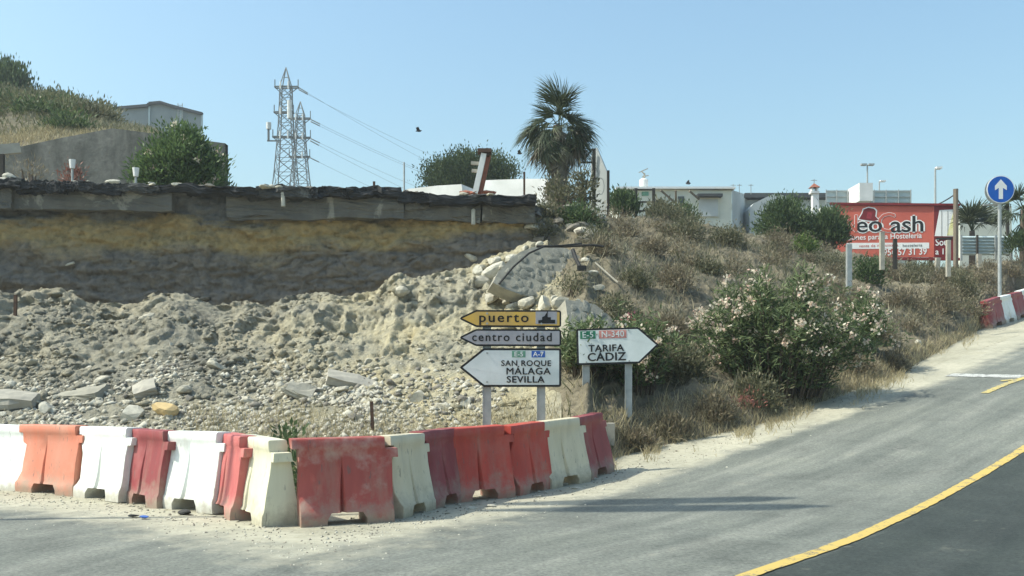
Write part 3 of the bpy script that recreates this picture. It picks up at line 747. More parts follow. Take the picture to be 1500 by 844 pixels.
def clumps(n, r, rad, flat_bottom=True):
    """clump centres inside a lumpy ellipsoid, biased outwards"""
    u = r.normal(size=(n, 3)); u /= np.linalg.norm(u, axis=1)[:, None]
    if flat_bottom: u[:, 2] = np.abs(u[:, 2]) * 1.0 - .25 * (r.random(n) < .35)
    q = r.uniform(.35, 1, n) ** .55
    lum = 1 + .22 * vnoise(u * 2.3, int(r.integers(1e6)))
    return u * (q * lum)[:, None] * np.array(rad)

def shrub(name, label, cat, base, rad, ncl, nlf, leaf, lmat, seed, group=None, stems=6, flowers=0, fmat=None, upward=.5, clr=.22, trunk=None, fsize=.07, stem_mat=None, lift=.0, trunk_r=.05):
    r = np.random.default_rng(seed); base = Vector(base)
    t = thing(name, label, cat, base, 0, group)
    C = clumps(ncl, r, rad) + np.array((0, 0, lift + rad[2] * .12))
    pos = np.repeat(C, nlf, axis=0) + r.normal(size=(ncl * nlf, 3)) * clr * np.array((1, 1, .8))
    out = pos / np.array(rad); d_ = out * .6 + r.normal(size=pos.shape) * .6; d_[:, 2] += upward
    pos[:, 2] = np.maximum(pos[:, 2], .03)
    V, Fq, tint = leaves(pos, d_, leaf[0], leaf[1], r)
    # clump-wise hue variation
    tint = np.clip(tint + np.repeat(np.repeat(r.normal(0, .14, ncl), nlf), 4), 0, 1)
    build('foliage', V, Fq, lmat, t, attrs={'tint': tint}, local=True)
    if stems:
        mb = MB()
        for i in range(stems):
            e = Vector(C[r.integers(ncl)]) * .92; s0 = Vector((e.x * .12 + r.normal() * .05, e.y * .12 + r.normal() * .05, -.1))
            m_ = (s0 + e) / 2 + Vector((0, 0, .12 * e.length))
            mb.tube([s0, m_, e], [trunk_r * .6, trunk_r * .4, trunk_r * .15], 5)
        o = build('stem', mb.v, mb.f, stem_mat or M['trunk'], t, local=True)
    if trunk:
        mb = MB(); mb.tube([(0, 0, -.2), (.05, 0, lift * .5), (0, .03, lift + rad[2] * .4)], [trunk_r, trunk_r * .8, trunk_r * .5], 8)
        build('trunk', mb.v, mb.f, M['trunk'], t, local=True, smooth=True)
    if flowers:
        k = r.integers(0, ncl, flowers); c = C[k] * r.uniform(.92, 1.12, (flowers, 1))
        vis = c[:, 1] < rad[1] * .35; c = c[vis] + r.normal(size=(vis.sum(), 3)) * clr * .5
        pos = np.repeat(c, 9, axis=0) + r.normal(size=(len(c) * 9, 3)) * fsize * .55
        V, Fq, tint = leaves(pos, r.normal(size=pos.shape) + np.array((-.2, -.3, .6)), fsize, fsize * .9, r, .1)
        f_ = build('blossom', V, Fq, fmat or L_flower, t, attrs={'tint': tint}, local=True); f_["kind"] = "stuff"
    return t

def grass(name, P0, h, w, m, seed, lean=.35, kind='stuff', parent=None):
    r = np.random.default_rng(seed); n = len(P0)
    d_ = r.normal(size=(n, 3)) * lean; d_[:, 2] = 1
    hh = (h * r.uniform(.45, 1.3, n))[:, None]; a = r.uniform(0, 6.28, n); sx = np.stack([np.cos(a), np.sin(a), a * 0], 1) * (w * r.uniform(.6, 1.3, n))[:, None] / 2
    d2 = d_ + r.normal(size=(n, 3)) * lean * np.array((1, 1, .3))
    b0 = P0 - sx - np.array((0, 0, .03)); b1 = P0 + sx - np.array((0, 0, .03)); m_ = P0 + d_ * hh * .55; t_ = m_ + d2 * hh * .5
    V = np.stack([b0, b1, m_ + sx * .7, t_, m_ - sx * .7], 1).reshape(-1, 3); b = np.arange(n) * 5
    # one quad stalk, one triangle tip
    F4 = np.stack([b, b + 1, b + 2, b + 4], 1); F3 = np.stack([b + 4, b + 2, b + 3, b + 3], 1)
    faces = np.concatenate([np.stack([b, b + 1, b + 2], 1), np.stack([b, b + 2, b + 4], 1), np.stack([b + 4, b + 2, b + 3], 1)])
    tint = np.repeat(np.clip(r.normal(.5, .28, n), 0, 1), 5)
    return tag(build(name, V, faces, m, parent, attrs={'tint': tint}), kind=kind)

# hillside ground cover
def patch(c, r, a, s=.5, th=0.0, seed=1): return np.clip(vnoise(a * s, seed) + th, 0, 1)
ph, pcol, prow = zone_points(2, 15000, 21, lambda c, r, a: patch(c, r, a, .55, -.02, 3) * np.clip(1.25 - (r / 7) * .5, .2, 1))
grass('dry_grass', ph, .26, .016, L_brown, 22, .5)
ph, _, _ = zone_points(2, 12500, 23, lambda c, r, a: patch(c, r, a, .8, -.1, 5) * (r > .7) + .02)
grass('olive_ground_cover', ph, .22, .03, L_olive, 24, .7)
ph, _, _ = zone_points(2, 8000, 25, lambda c, r, a: (r < 1.0) * (c < 1450) * 1.0)
grass('straw_grass', ph, .17, .014, L_straw, 26, .45)
ph, _, _ = zone_points(0, 9000, 27, lambda c, r, a: np.clip(1.35 - r, 0, 1) * np.where(c > 520, 1.0, np.where(c > 270, .8, .12)) * patch(c, r, a, .7, .4, 8))
grass('straw_grass', ph, .2, .013, L_straw, 28, .45)
# verge strip between asphalt and slope
gv = []
for _ in range(9000):
    px0 = r_.uniform(880, 1440); b = tab(px0, base_py); py0 = b + abs(r_.normal(0, 7)) * (1 if r_.random() < .8 else 1.8)
    if vnoise(np.array([[px0 * .045, py0 * .03, 0]]), 4)[0] > -.1: gv.append(on_ground(px0, py0))
grass('straw_grass', np.array(gv)[::2], .13, .013, L_straw, 29, .55)

# ---- shrubs on the hillside, each its own thing
def shrub_at(px, py, wpx, hpx, kind, seed, label, group='dry scrub bushes on the hillside', name='scrub_bush', **kw):
    p, _n = hit(px, py); w = wpx / F * p.y / 2; h = hpx / F * p.y
    base = p + Vector((0, w * .4, -.05))
    lm, lf = {'dry': (L_dry, (.13, .028)), 'olive': (L_olive, (.12, .035)), 'green': (L_green, (.12, .05)), 'bright': (L_bright, (.13, .05))}[kind]
    ncl = int(18 + wpx * hpx / 55)
    return shrub(name, label, 'bush', base, (w, w * .8, h * .85), ncl, 34, lf, lm, seed, group, stems=8, upward=.5, clr=.10 + w * .09, stem_mat=M['wood'], **kw)
sc = [(845, 330, 46, 34, 'green', 'green bush at the broken cliff end under the palm'), (800, 318, 36, 24, 'olive', 'low green bush left of the palm foot on the cliff edge'),
      (915, 345, 40, 24, 'dry', 'reddish dry bush below the white triangular panel'), (985, 325, 50, 26, 'olive', 'olive bush in front of the dark wooden frame'),
      (1000, 350, 60, 32, 'olive', 'wide olive scrub just under the flat-roofed white house'), (1065, 362, 46, 40, 'olive', 'tall olive tuft below the corner of the white house'),
      (1140, 370, 40, 40, 'dry', 'dry brown bush below the dark round tree'), (955, 372, 44, 26, 'dry', 'low brown bush on the upper bank behind the thin stick'),
      (930, 420, 40, 30, 'olive', 'olive bush above the right-pointing sign'), (985, 420, 50, 34, 'dry', 'dry bush on the bank above the small oleander'), (1005, 560, 54, 60, 'olive', 'loose olive bush between the right-pointing sign and the large oleander'), (985, 500, 60, 44, 'dry', 'loose dry brush on the bank right of the sign tip'),
      (880, 372, 40, 26, 'dry', 'dark dry bush beside the black pipe'), (795, 345, 40, 24, 'olive', 'dark low weeds on the crumbled cliff end'), (862, 332, 44, 26, 'olive', 'olive weeds just right of the crumbled cliff end'), (900, 455, 36, 22, 'olive', 'olive bush right of the cobbled chunk'),
      (1040, 400, 46, 26, 'olive', 'olive bush left above the flowering oleander'), (1180, 372, 30, 30, 'bright', 'bright green bush under the dark round trees'),
      (1205, 392, 46, 24, 'olive', 'olive scrub left of the steel post'), (1275, 415, 44, 44, 'green', 'green bush just right of the steel post'),
      (1300, 405, 40, 30, 'dry', 'dry bush under the red billboard'), (1345, 415, 46, 32, 'olive', 'grey olive bush under the dark billboard panel'),
      (1385, 420, 40, 30, 'dry', 'dry bush between the two leaning pickets'), (1415, 440, 46, 46, 'olive', 'tall grey scrub left of the red far barrier'),
      (1375, 455, 44, 40, 'dry', 'brown scrub on the bank above the small white stone'), (1440, 415, 34, 30, 'dry', 'dry scrub at the foot of the blue sign'),
      (1325, 450, 44, 30, 'dry', 'low dry bush on the bare bank right of the oleander'), (1290, 500, 50, 34, 'dry', 'brown bush at the right end of the oleander'),
      (1250, 545, 60, 34, 'dry', 'dry bush at the road edge below the oleander'), (1180, 575, 56, 44, 'dry', 'twiggy brown bush at the road edge under the oleander'),
      (1110, 596, 60, 44, 'olive', 'olive bush at the road edge left of the twiggy bush'), (1045, 615, 50, 34, 'dry', 'dry bush at the road edge near the small oleander'),
      (985, 640, 56, 26, 'dry', 'low dry bush near the right sign post foot'), (930, 655, 44, 26, 'dry', 'dry tuft at the end of the barrier row'),
      (1310, 540, 36, 26, 'dry', 'small brown tuft on the roadside towards the far barriers'), (1480, 405, 34, 26, 'dry', 'dry scrub behind the far barriers right of the blue sign')]
for i, (a, b, w, h, k, lab) in enumerate(sc): shrub_at(a, b, w, h, k, 500 + i, lab)
# small repeated scrub tufts
tp, tc_, tr_ = zone_points(2, 64, 61, lambda c, r, a: (r > .9) * (r < 6.9) * (c < 1460) * 1.0)
for i, p in enumerate(tp):
    k = ('dry', 'olive', 'dry')[i % 3]; s = random.uniform(.22, .5)
    shrub('scrub_tuft', {'dry': 'small brown scrub tuft on the dry right-hand hillside', 'olive': 'small olive scrub tuft on the dry right-hand hillside'}[k], 'scrub', p - np.array((0, 0, .04)), (s, s, s * random.uniform(.8, 1.3)), 16, 26, (.12, .03), L_dry if k == 'dry' else L_olive, 700 + i, 'small scrub tufts on the hillside', stems=4, clr=.13, stem_mat=M['wood'])

# ---- oleanders
def oleander(px, py, wpx, hpx, depth, n_stem, label, seed, nflow, whorls=9, lm=None, back=0.0):
    r = np.random.default_rng(seed); p, _n = hit(px, py); p = p + Vector((0, back, 0)); p.z = ground_z(p.x, p.y); Yb = p.y
    w = wpx / F * Yb / 2; h = hpx / F * Yb
    t = thing('oleander_bush', label, 'oleander', p, 0, 'oleander bushes by the road')
    PP = []; DD = []; tips = []; mb = MB()
    for i in range(n_stem):
        a = r.uniform(0, 6.28); q = r.uniform(.05, 1) ** .6
        tx = math.cos(a) * q * w * r.uniform(.85, 1.1); ty = math.sin(a) * q * depth * .5; top = h * math.sqrt(max(.12, 1 - .80 * q * q)) * r.uniform(.62, 1.06)
        s0 = Vector((tx * .45, ty * .45 + .1, -.15)); e = Vector((tx, ty, max(top, .5))); c = (s0 + e) / 2 + Vector((tx * -.08, 0, .12 * h))
        mb.tube([s0, c, e], [.022, .015, .006], 4)
        nodes_ = np.linspace(.12 if q > .55 else .36, 1, whorls)
        for f in nodes_:
            pt = (s0 * (1 - f) ** 2 + c * 2 * f * (1 - f) + e * f * f)
            k = 7 if f < .9 else 12
            dv = r.normal(size=(k, 3)); dv[:, 2] = np.abs(dv[:, 2]) * .5 + r.uniform(-.2, .9)
            PP.append(np.array(pt)[None] + r.normal(size=(k, 3)) * .07); DD.append(dv)
        # side twigs
        for _ in range(4):
            f = r.uniform(.45, .95); pt = (s0 * (1 - f) ** 2 + c * 2 * f * (1 - f) + e * f * f) + Vector(r.normal(size=3) * np.array((.22, .22, .16)))
            dv = r.normal(size=(9, 3)); dv[:, 2] = dv[:, 2] * .4 + .55
            PP.append(np.array(pt)[None] + r.normal(size=(9, 3)) * .05); DD.append(dv)
            tips.append(np.array(pt) + np.array((0, 0, .08)))
        tips.append(np.array(e) + np.array((0, 0, .06)))
    PP = np.concatenate(PP); DD = np.concatenate(DD); PP[:, 2] = np.maximum(PP[:, 2], .05)
    V, Fq, tint = leaves(PP, DD, .19, .034, r, .12, -.08)
    build('foliage', V, Fq, lm or L_oleander, t, attrs={'tint': tint}, local=True)
    build('stem', mb.v, mb.f, M['stem_brown'], t, local=True)
    tips = np.array(tips); front = tips[tips[:, 1] < depth * .22]; tip = front[r.permutation(len(front))[:nflow]]; tip = tip * np.array((1.07, 1.05, 1.05)) + r.normal(size=tip.shape) * .05
    pos = np.repeat(tip, 20, axis=0) + r.normal(size=(len(tip) * 20, 3)) * np.repeat(r.uniform(.03, .085, len(tip)), 20)[:, None]
    V, Fq, tint = leaves(pos, r.normal(size=pos.shape) + np.array((-.3, -.4, .5)), .07, .065, r, .1)
    build('blossom', V, Fq, L_flower, t, attrs={'tint': tint}, local=True)["kind"] = 'stuff'
    return t
oleander(1142, 572, 262, 176, 2.6, 150, 'large oleander bush full of pale pink-white blossoms at the roadside', 31, 130)
oleander(945, 630, 150, 100, 1.5, 36, 'dark green oleander growing around the right-pointing sign posts', 32, 16, back=1.15)
oleander(866, 610, 80, 70, 1.2, 34, 'small oleander behind the gap between the two signs', 34, 2, back=1.6)
oleander(1262, 520, 60, 90, 1.5, 30, 'small oleander with blossoms at the right end of the large one', 35, 30)
# pink bougainvillea sprig above the sign
p, _n = hit(922, 482); shrub('flowering_sprig', 'bright pink flowering sprig just above the right-pointing sign', 'flowers', p, (.22, .2, .2), 8, 10, (.1, .05), L_pinkfl, 91, stems=3, clr=.08)
p, _n = hit(1098, 600); shrub('flowering_sprig', 'faded reddish dry sprig at the road edge below the large oleander', 'flowers', p, (.22, .2, .3), 9, 14, (.1, .03), leaf_mat('faded_red_sprig', [(.3, .12, .1), (.42, .2, .16)]), 92, stems=4, clr=.1)
p, _n = hit(438, 632); 

# ------------------------------------------------------------------ barriers
def barrier_mesh(L, seed, warp=0.0, H=1.0):
    c = L / 2; g = c - .05 * L
    X = [-.075, 0, .12, c - .22 * L, g - .04, g, g + .04, c + .20 * L, L - .075, L, L + .075]
    Z = [0, .08, .155, .195, .32, .47, .62, .76, .865, .885, .985, 1.0]
    HW = [.238, .242, .236, .214, .190, .165, .140, .118, .104, .114, .112, .100]
    nx, nz = len(X), len(Z)
    r = np.random.default_rng(seed)
    def cell(i, j):
        xm = (X[i] + X[i + 1]) / 2; zm = (Z[j] + Z[j + 1]) / 2
        if X[3] <= xm <= X[7] and zm < .155: return False
        if xm < 0: return zm > .875
        if xm > L: return .76 < zm < .865
        if xm > L - .075: return zm < .875
        return True
    bm = bmesh.new(); vs = {}
    ph = r.uniform(0, 6, 6)
    def vert(i, j, s):
        if (i, j, s) in vs: return vs[(i, j, s)]
        x, z, hw = X[i], Z[j], HW[j]
        f = max(0.0, min(1.0, (.80 - z) / .62))
        if i in (4, 5, 6):
            if z > .16: x = g + (x - g) * (.12 + .88 * f)
            if i == 5 and .15 < z < .8: hw -= .075 * f
        if i in (3, 7) and z > .1 and z < .17: x += .045 * (1 if i == 3 else -1)
        if i in (3, 7) and .17 < z < .8: hw -= .008
        if i == 1 and .17 < z < .8: hw -= .085 * min(1, (z - .15) / .17, (.80 - z) / .2)
        y = s * hw
        w = warp * math.sin(x * 4 + ph[0]) * math.sin(z * 3.1) + .008 * math.sin(x * 7 + ph[1] + z * 3) + .006 * math.sin(z * 9 + ph[2])
        y += w
        if s < 0: y += .012 * math.sin(x * 5 + ph[3]) * math.sin(z * 3.14)
        xx = x + warp * .35 * math.sin(z * 5 + ph[4]) + .006 * math.sin(z * 8 + ph[5])
        vs[(i, j, s)] = bm.verts.new((xx, y, z * H)); return vs[(i, j, s)]
    cells = {(i, j) for i in range(nx - 1) for j in range(nz - 1) if cell(i, j)}
    for (i, j) in cells:
        for s in (-1, 1):
            q = [vert(i, j, s), vert(i + 1, j, s), vert(i + 1, j + 1, s), vert(i, j + 1, s)]
            bm.faces.new(q if s < 0 else q[::-1])
        for di, dj, a, b in ((-1, 0, (i, j), (i, j + 1)), (1, 0, (i + 1, j), (i + 1, j + 1)), (0, -1, (i, j), (i + 1, j)), (0, 1, (i, j + 1), (i + 1, j + 1))):
            if (i + di, j + dj) not in cells:
                bm.faces.new([vert(*a, -1), vert(*b, -1), vert(*b, 1), vert(*a, 1)])
    bmesh.ops.recalc_face_normals(bm, faces=bm.faces[:])
    es = [e for e in bm.edges if len(e.link_faces) == 2 and e.calc_face_angle() > R(38)]
    bmesh.ops.bevel(bm, geom=es, offset=.012, segments=2, affect='EDGES', clamp_overlap=True)
    me = bpy.data.meshes.new('plastic_barrier'); bm.to_mesh(me); bm.free()
    me.polygons.foreach_set("use_smooth", np.ones(len(me.polygons), dtype=bool)); me.set_sharp_from_angle(angle=R(42))
    return me
BARR = [  # px, Y of left end; px, Y of right end; colour; label; warp; z
 (-52, 15.35, 46, 14.65, 'white', 'white plastic barrier cut off by the left edge of the photo', 0),
 (44, 14.75, 131, 14.15, 'orange', 'faded orange plastic barrier, second from the left end of the row', 0),
 (131, 14.1, 204, 13.4, 'white', 'white plastic barrier between the orange one and a maroon one', 0),
 (204, 13.5, 254, 12.75, 'maroon', 'maroon plastic barrier between two white ones in the left row', 0),
 (254, 12.9, 333, 12.2, 'white', 'white plastic barrier right of the maroon one with litter in front', .0),
 (335, 12.45, 367, 11.65, 'pink', 'dented faded red barrier squeezed beside the end-on cream barrier', .03),
 (367, 12.0, 407, 11.15, 'cream', 'cream plastic barrier seen end-on beside the gap in the row', 0),
 (436, 11.25, 570, 11.65, 'red', 'red plastic barrier with whitish scuffs right of the gap', .012),
 (564, 11.75, 613, 12.55, 'ivory', 'dirty ivory barrier between the scuffed red one and a dark red one', 0),
 (614, 12.6, 659, 13.4, 'maroon', 'dark red barrier right of the dirty ivory one', .012),
 (655, 13.3, 742, 13.8, 'scarlet', 'bright scarlet barrier in the middle of the right row', .015),
 (742, 13.85, 792, 14.6, 'scarlet', 'orange-red barrier left of the pale ivory one under the sign', .01),
 (790, 14.55, 846, 15.25, 'ivory', 'pale ivory barrier under the right end of the left-pointing signs', 0),
 (846, 15.3, 882, 16.15, 'maroon', 'maroon barrier at the right end of the near row', .01),
]
FPX = [(1443, 481), (1464, 474), (1480, 469), (1492, 463.5), (1506, 458), (1521, 452)]
FP = [on_ground(*q) for q in FPX]
FAR = [(FPX[i], FP[i], FPX[i + 1], FP[i + 1]) + q for i, q in enumerate((
       ('maroon', 'first far barrier, dark red, lowest on the uphill road', 0), ('white', 'far white barrier next to the lowest dark red one', 0),
       ('maroon', 'far dark red barrier between two white ones uphill', 0), ('white', 'far white barrier second uphill, near the photo edge', 0),
       ('maroon', 'far dark red barrier cut off by the right edge of the photo', 0)))]
zfar = lambda px: 0
for i, (pa, ya, pb, yb, colr, lab, wp) in enumerate(BARR + FAR):
    far = i >= len(BARR)
    A, Bv = (ya.copy(), yb.copy()) if far else (Vector(((pa - CX) / F * ya, ya, 0)), Vector(((pb - CX) / F * yb, yb, 0)))
    Lb = (Bv.xy - A.xy).length
    me = barrier_mesh(Lb, 40 + i, wp, H=.92 if far else 1.0); me.materials.append(BM[colr])
    o = bpy.data.objects.new('plastic_barrier', me); COL.objects.link(o)
    zA = float(zg(A.x, A.y)); zB = float(zg(Bv.x, Bv.y))
    o.location = (A.x, A.y, zA - .025)
    o.rotation_euler = (random.uniform(-.03, .03), -math.atan2(zB - zA, Lb) + random.uniform(-.018, .018), math.atan2(Bv.y - A.y, Bv.x - A.x) + random.uniform(-.05, .05))
    tag(o, lab, 'barrier', 'plastic barriers up the far road' if far else 'red and white plastic barriers along the road')

# ------------------------------------------------------------------ lettering
def lettering(body, o, ex, ez, size, m, parent, align='LEFT', bold=.0, spacing=1.0, depth=.003, xs=1.0, name='lettering'):
    cu = bpy.data.curves.new('lettering', 'FONT'); cu.body = body; cu.size = size; cu.align_x = align;  cu.space_character = spacing
    cu.extrude = depth / 2; cu.resolution_u = 3
    ob = bpy.data.objects.new('tmp_text', cu); COL.objects.link(ob)
    me = bpy.data.meshes.new_from_object(ob.evaluated_get(bpy.context.evaluated_depsgraph_get()))
    v = np.array([x.co for x in me.vertices]); f = [tuple(p.vertices) for p in me.polygons]
    bpy.data.objects.remove(ob); bpy.data.curves.remove(cu); bpy.data.meshes.remove(me)
    ey = ez.cross(ex)                                       # away from the viewer is -cross
    nrm = ex.cross(ez)                                      # towards the viewer
    if bold:
        nv = len(v); sh = [(-bold * .55, 0), (bold * .55, 0), (0, bold * .4), (0, -bold * .4)]
        f = [tuple(i + k * nv for i in q) for k in range(4) for q in f]
        v = np.concatenate([v + np.array((sx * size, sy * size, .0004 * k)) for k, (sx, sy) in enumerate(sh)])
    W_ = np.array(o)[None] + v[:, :1] * xs * np.array(ex) + v[:, 1:2] * np.array(ez) + v[:, 2:3] * np.array(nrm)
    return build(name, W_, f, m, parent)

def round_rect_arrow(w, h, tip, left=True, rad=.04):
    """board outline with an arrow point at one end; origin at the square end's bottom corner"""
    pts_ = []
    def corner(cx, cy, a0, a1, rr_=rad):
        for a in np.linspace(a0, a1, 5): pts_.append((cx + rr_ * math.cos(a), cy + rr_ * math.sin(a)))
    q = math.pi / 2
    corner(w - rad, rad, -q, 0); corner(w - rad, h - rad, 0, q)
    pts_.append((tip + .02, h)); pts_.append((tip - .01, h - .012)); pts_.append((.012, h / 2 + .02)); pts_.append((0, h / 2)); pts_.append((.012, h / 2 - .02)); pts_.append((tip - .01, .012)); pts_.append((tip + .02, 0))
    if not left: pts_ = [(w - x, y) for x, y in pts_][::-1]
    return pts_
def shrink(poly, d_):
    P_ = [Vector(p) for p in poly]; out = []
    n_ = len(P_)
    for i in range(n_):
        a, b, c = P_[i - 1], P_[i], P_[(i + 1) % n_]
        e1 = (b - a).normalized(); e2 = (c - b).normalized()
        n1 = Vector((-e1.y, e1.x)); n2 = Vector((-e2.y, e2.x)); m_ = (n1 + n2)
        k = max(.35, 1 + n1.dot(n2)); m_ = m_ / k
        out.append(tuple(b + m_ * d_))
    return out
def board(parent, o, ex, ez, w, h, tip, face, left=True, border=.032):
    nrm = ex.cross(ez); poly = round_rect_arrow(w, h, tip, left)
    mb = MB(); mb.prism(poly, ex, -nrm, ez, Vector(o), .035); b = mb.build('sign_board', M['black_paint'], parent)
    mb = MB(); mb.prism(shrink(poly, border), ex, -nrm, ez, Vector(o) + nrm * .004, .006); mb.build('panel_face', face, b)
    return b
def bolts(b, o, ex, ez, xs_, zs_):
    nrm = ex.cross(ez)
    for x in xs_:
        for z in zs_:
            c_ = Vector(o) + ex * x + ez * z; mb = MB(); mb.tube([c_ + nrm * .002, c_ + nrm * .014], .017, 8); mb.build('bolt', M['galv'], b)
def badge(b, o, ex, ez, w, h, m, txt, tm, size):
    nrm = ex.cross(ez); mb = MB(); mb.prism([(0, 0), (w, 0), (w, h), (0, h)], ex, -nrm, ez, Vector(o) + nrm * .008, .004); mb.build('route_badge', m, b)
    lettering(txt, Vector(o) + ex * (w / 2) + ez * (h * .16) + nrm * .012, ex, ez, size, tm, b, 'CENTER', .02, 1.05)
def post(mb, top, gz, w=.12, d_=.06):
    mb.box(((top.x), top.y, (top.z + gz) / 2), (w, d_, top.z - gz))

YS = 15.6; k_ = YS / F                                     # metres per photo pixel at the left sign
yaw = R(4); ex = Vector((math.cos(yaw), math.sin(yaw), 0)); ez = Vector((0, 0, 1))
g0 = P(752, 700, YS); g0.z = ground_z(g0.x, g0.y + .1)
sg = thing('direction_sign', 'left-pointing road signs stacked on two posts behind the red barriers', 'road sign', g0)
for pxx in (713, 793):
    mb = MB(); tp_ = P(pxx, 460, YS); tp_ += Vector((0, math.tan(yaw) * (tp_.x - P(673, 0, YS).x) + .085, 0)); gz = ground_z(tp_.x, tp_.y) - .1
    mb.box((tp_.x, tp_.y, (tp_.z + gz) / 2), (.135, .07, tp_.z - gz)); mb.box((tp_.x - .062, tp_.y - .02, (tp_.z + gz) / 2), (.012, .075, tp_.z - gz - .01)); mb.build('post', M['galv'], sg)
o1 = P(674, 479, YS); b1 = board(sg, o1, ex, ez, 149 * k_, 25 * k_, 22 * k_, M['sign_yellow'], border=.028)
nrm = ex.cross(ez)
lettering('puerto', o1 + ex * (27 * k_) + ez * (7.5 * k_) + nrm * .012, ex, ez, 20 * k_, M['black_paint'], b1, bold=.03, spacing=1.22, xs=1.12)
mb = MB()   # ship and harbour mark
mb.prism([(0, 0), (.27, 0), (.27, .06), (.2, .06), (.2, .10), (.15, .10), (.15, .2), (.10, .12), (.06, .10), (.06, .06), (0, .05)], ex, -nrm, ez, o1 + ex * (115 * k_) + ez * (5.5 * k_) + nrm * .012, .004); mb.build('ship_symbol', M['black_paint'], b1)
mb = MB(); mb.prism([(0, 0), (.34, 0), (.34, .2), (0, .2)], ex, -nrm, ez, o1 + ex * (111 * k_) + ez * (4.5 * k_) + nrm * .008, .003); mb.build('symbol_panel', M['sign_grey'], b1)
o2 = P(674, 507, YS); b2 = board(sg, o2, ex, ez, 149 * k_, 25 * k_, 22 * k_, M['sign_grey'], border=.028)
lettering('centro ciudad', o2 + ex * (17 * k_) + ez * (7.5 * k_) + nrm * .012, ex, ez, 17.5 * k_, M['black_paint'], b2, bold=.03, spacing=1.2, xs=1.0)
o3 = P(674, 567, YS); b3 = board(sg, o3, ex, ez, 149 * k_, 57 * k_, 34 * k_, M['sign_white'], border=.034)
def line(b, o, x, y, txt, size, m=None, **kw): return lettering(txt, o + ex * (x * k_) + ez * (y * k_) + ex.cross(ez) * .012, ex, ez, size * k_, m or M['black_paint'], b, **kw)
line(b3, o3, 60, 31, 'SAN ROQUE', 11.6, bold=.035, spacing=1.08, xs=1.07)
line(b3, o3, 67, 18.5, 'MÁLAGA', 14, bold=.03, spacing=1.08, xs=1.12)
line(b3, o3, 68, 6.5, 'SEVILLA', 13.5, bold=.045, spacing=1.08, xs=1.12)
badge(b3, o3 + ex * (76 * k_) + ez * (43.5 * k_), ex, ez, 20 * k_, 9.5 * k_, M['sign_green_faded'], 'E-5', M['pure_white'], 10 * k_)
badge(b3, o3 + ex * (105 * k_) + ez * (43.5 * k_), ex, ez, 20 * k_, 9.5 * k_, M['sign_blue'], 'A-7', M['pure_white'], 10 * k_)
for b_, o_, zs_ in ((b1, o1, (.055, .215)), (b2, o2, (.055, .215)), (b3, o3, (.08, .54))): bolts(b_, o_, ex, ez, (39.5 * k_, 119.5 * k_), zs_)
# right-pointing sign
YT = 18.6; k_ = YT / F; yaw = R(-3.0); ez = Vector((math.sin(R(-1.6)), 0, math.cos(R(1.6)))).normalized(); ex = Vector((math.cos(yaw), math.sin(yaw), 0)); ex = (ex - ez * ex.dot(ez)).normalized()
nrm = ex.cross(ez)
g0 = P(905, 650, YT); g0.z = ground_z(g0.x, g0.y)
sr = thing('direction_sign', 'right-pointing white road sign on two posts among the oleanders', 'road sign', g0)
for pxx, dy_ in ((859, .1), (921, .06)):
    tp_ = P(pxx, 500, YT); tp_.y += dy_; gz = ground_z(tp_.x, tp_.y) - .1; mb = MB(); mb.box((tp_.x, tp_.y, (tp_.z + gz) / 2), (.135, .07, tp_.z - gz)); mb.box((tp_.x - .062, tp_.y - .02, (tp_.z + gz) / 2), (.012, .075, tp_.z - gz - .01)); mb.build('post', M['galv'], sr)
o4 = P(845.5, 535, YT); b4 = board(sr, o4, ex, ez, 119 * k_, 53 * k_, 28 * k_, M['sign_white'], left=False, border=.036)
line(b4, o4, 17, 19, 'TARIFA', 14, bold=.045, spacing=1.06, xs=1.08)
line(b4, o4, 15, 5.5, 'CÁDIZ', 16.5, bold=.05, spacing=1.04, xs=1.1)
badge(b4, o4 + ex * (5.5 * k_) + ez * (38 * k_), ex, ez, 22.5 * k_, 11.5 * k_, M['sign_green'], 'E-5', M['sign_white'], 12.5 * k_)
badge(b4, o4 + ex * (33 * k_) + ez * (38 * k_), ex, ez, 40 * k_, 11.5 * k_, M['sign_red'], 'N-340', M['sign_white'], 12.5 * k_)
bolts(b4, o4, ex, ez, (13.5 * k_, 76 * k_), (.05, .63))
EZ = Vector((0, 0, 1)); EX = Vector((1, 0, 0)); EY = Vector((0, 1, 0))

# blue round sign
YB = 33.5; c = P(1466, 277.5, YB); gz = ground_z(c.x, c.y + .08) - .1
bs = thing('traffic_sign', 'round blue traffic sign with white upward arrow on a grey post', 'road sign', (c.x, c.y, gz))
mb = MB(); mb.tube([(c.x, c.y + .08, gz), (c.x, c.y + .08, c.z + .2)], .06, 10); mb.build('post', M['galv'], bs, True)
def disc(mb, c, r, y0, th, n=40): mb.prism([(r * math.cos(a), r * math.sin(a)) for a in np.linspace(0, 2 * math.pi, n, endpoint=False)], EX, EY, EZ, (c.x, c.y + y0, c.z), th)
mb = MB(); disc(mb, c, .47, 0, .03); b = mb.build('sign_disc', M['pure_white'], bs)
mb = MB(); disc(mb, c, .445, -.005, .006); mb.build('panel_face', M['round_blue'], b)
mb = MB(); mb.prism([(-.07, -.33), (.07, -.33), (.07, .05), (.20, -.03), (.20, .12), (0, .34), (-.20, .12), (-.20, -.03), (-.07, .05)], EX, EY, EZ, (c.x, c.y - .011, c.z), .005); mb.build('arrow_symbol', M['pure_white'], b)
c2 = c + Vector((.07, .3, .015)); mb = MB(); disc(mb, c2, .47, 0, .03); mb.box((c2.x - .3, c2.y - .06, c2.z - .5), (.5, .12, .05)); mb.build('rear_disc', M['galv'], bs)

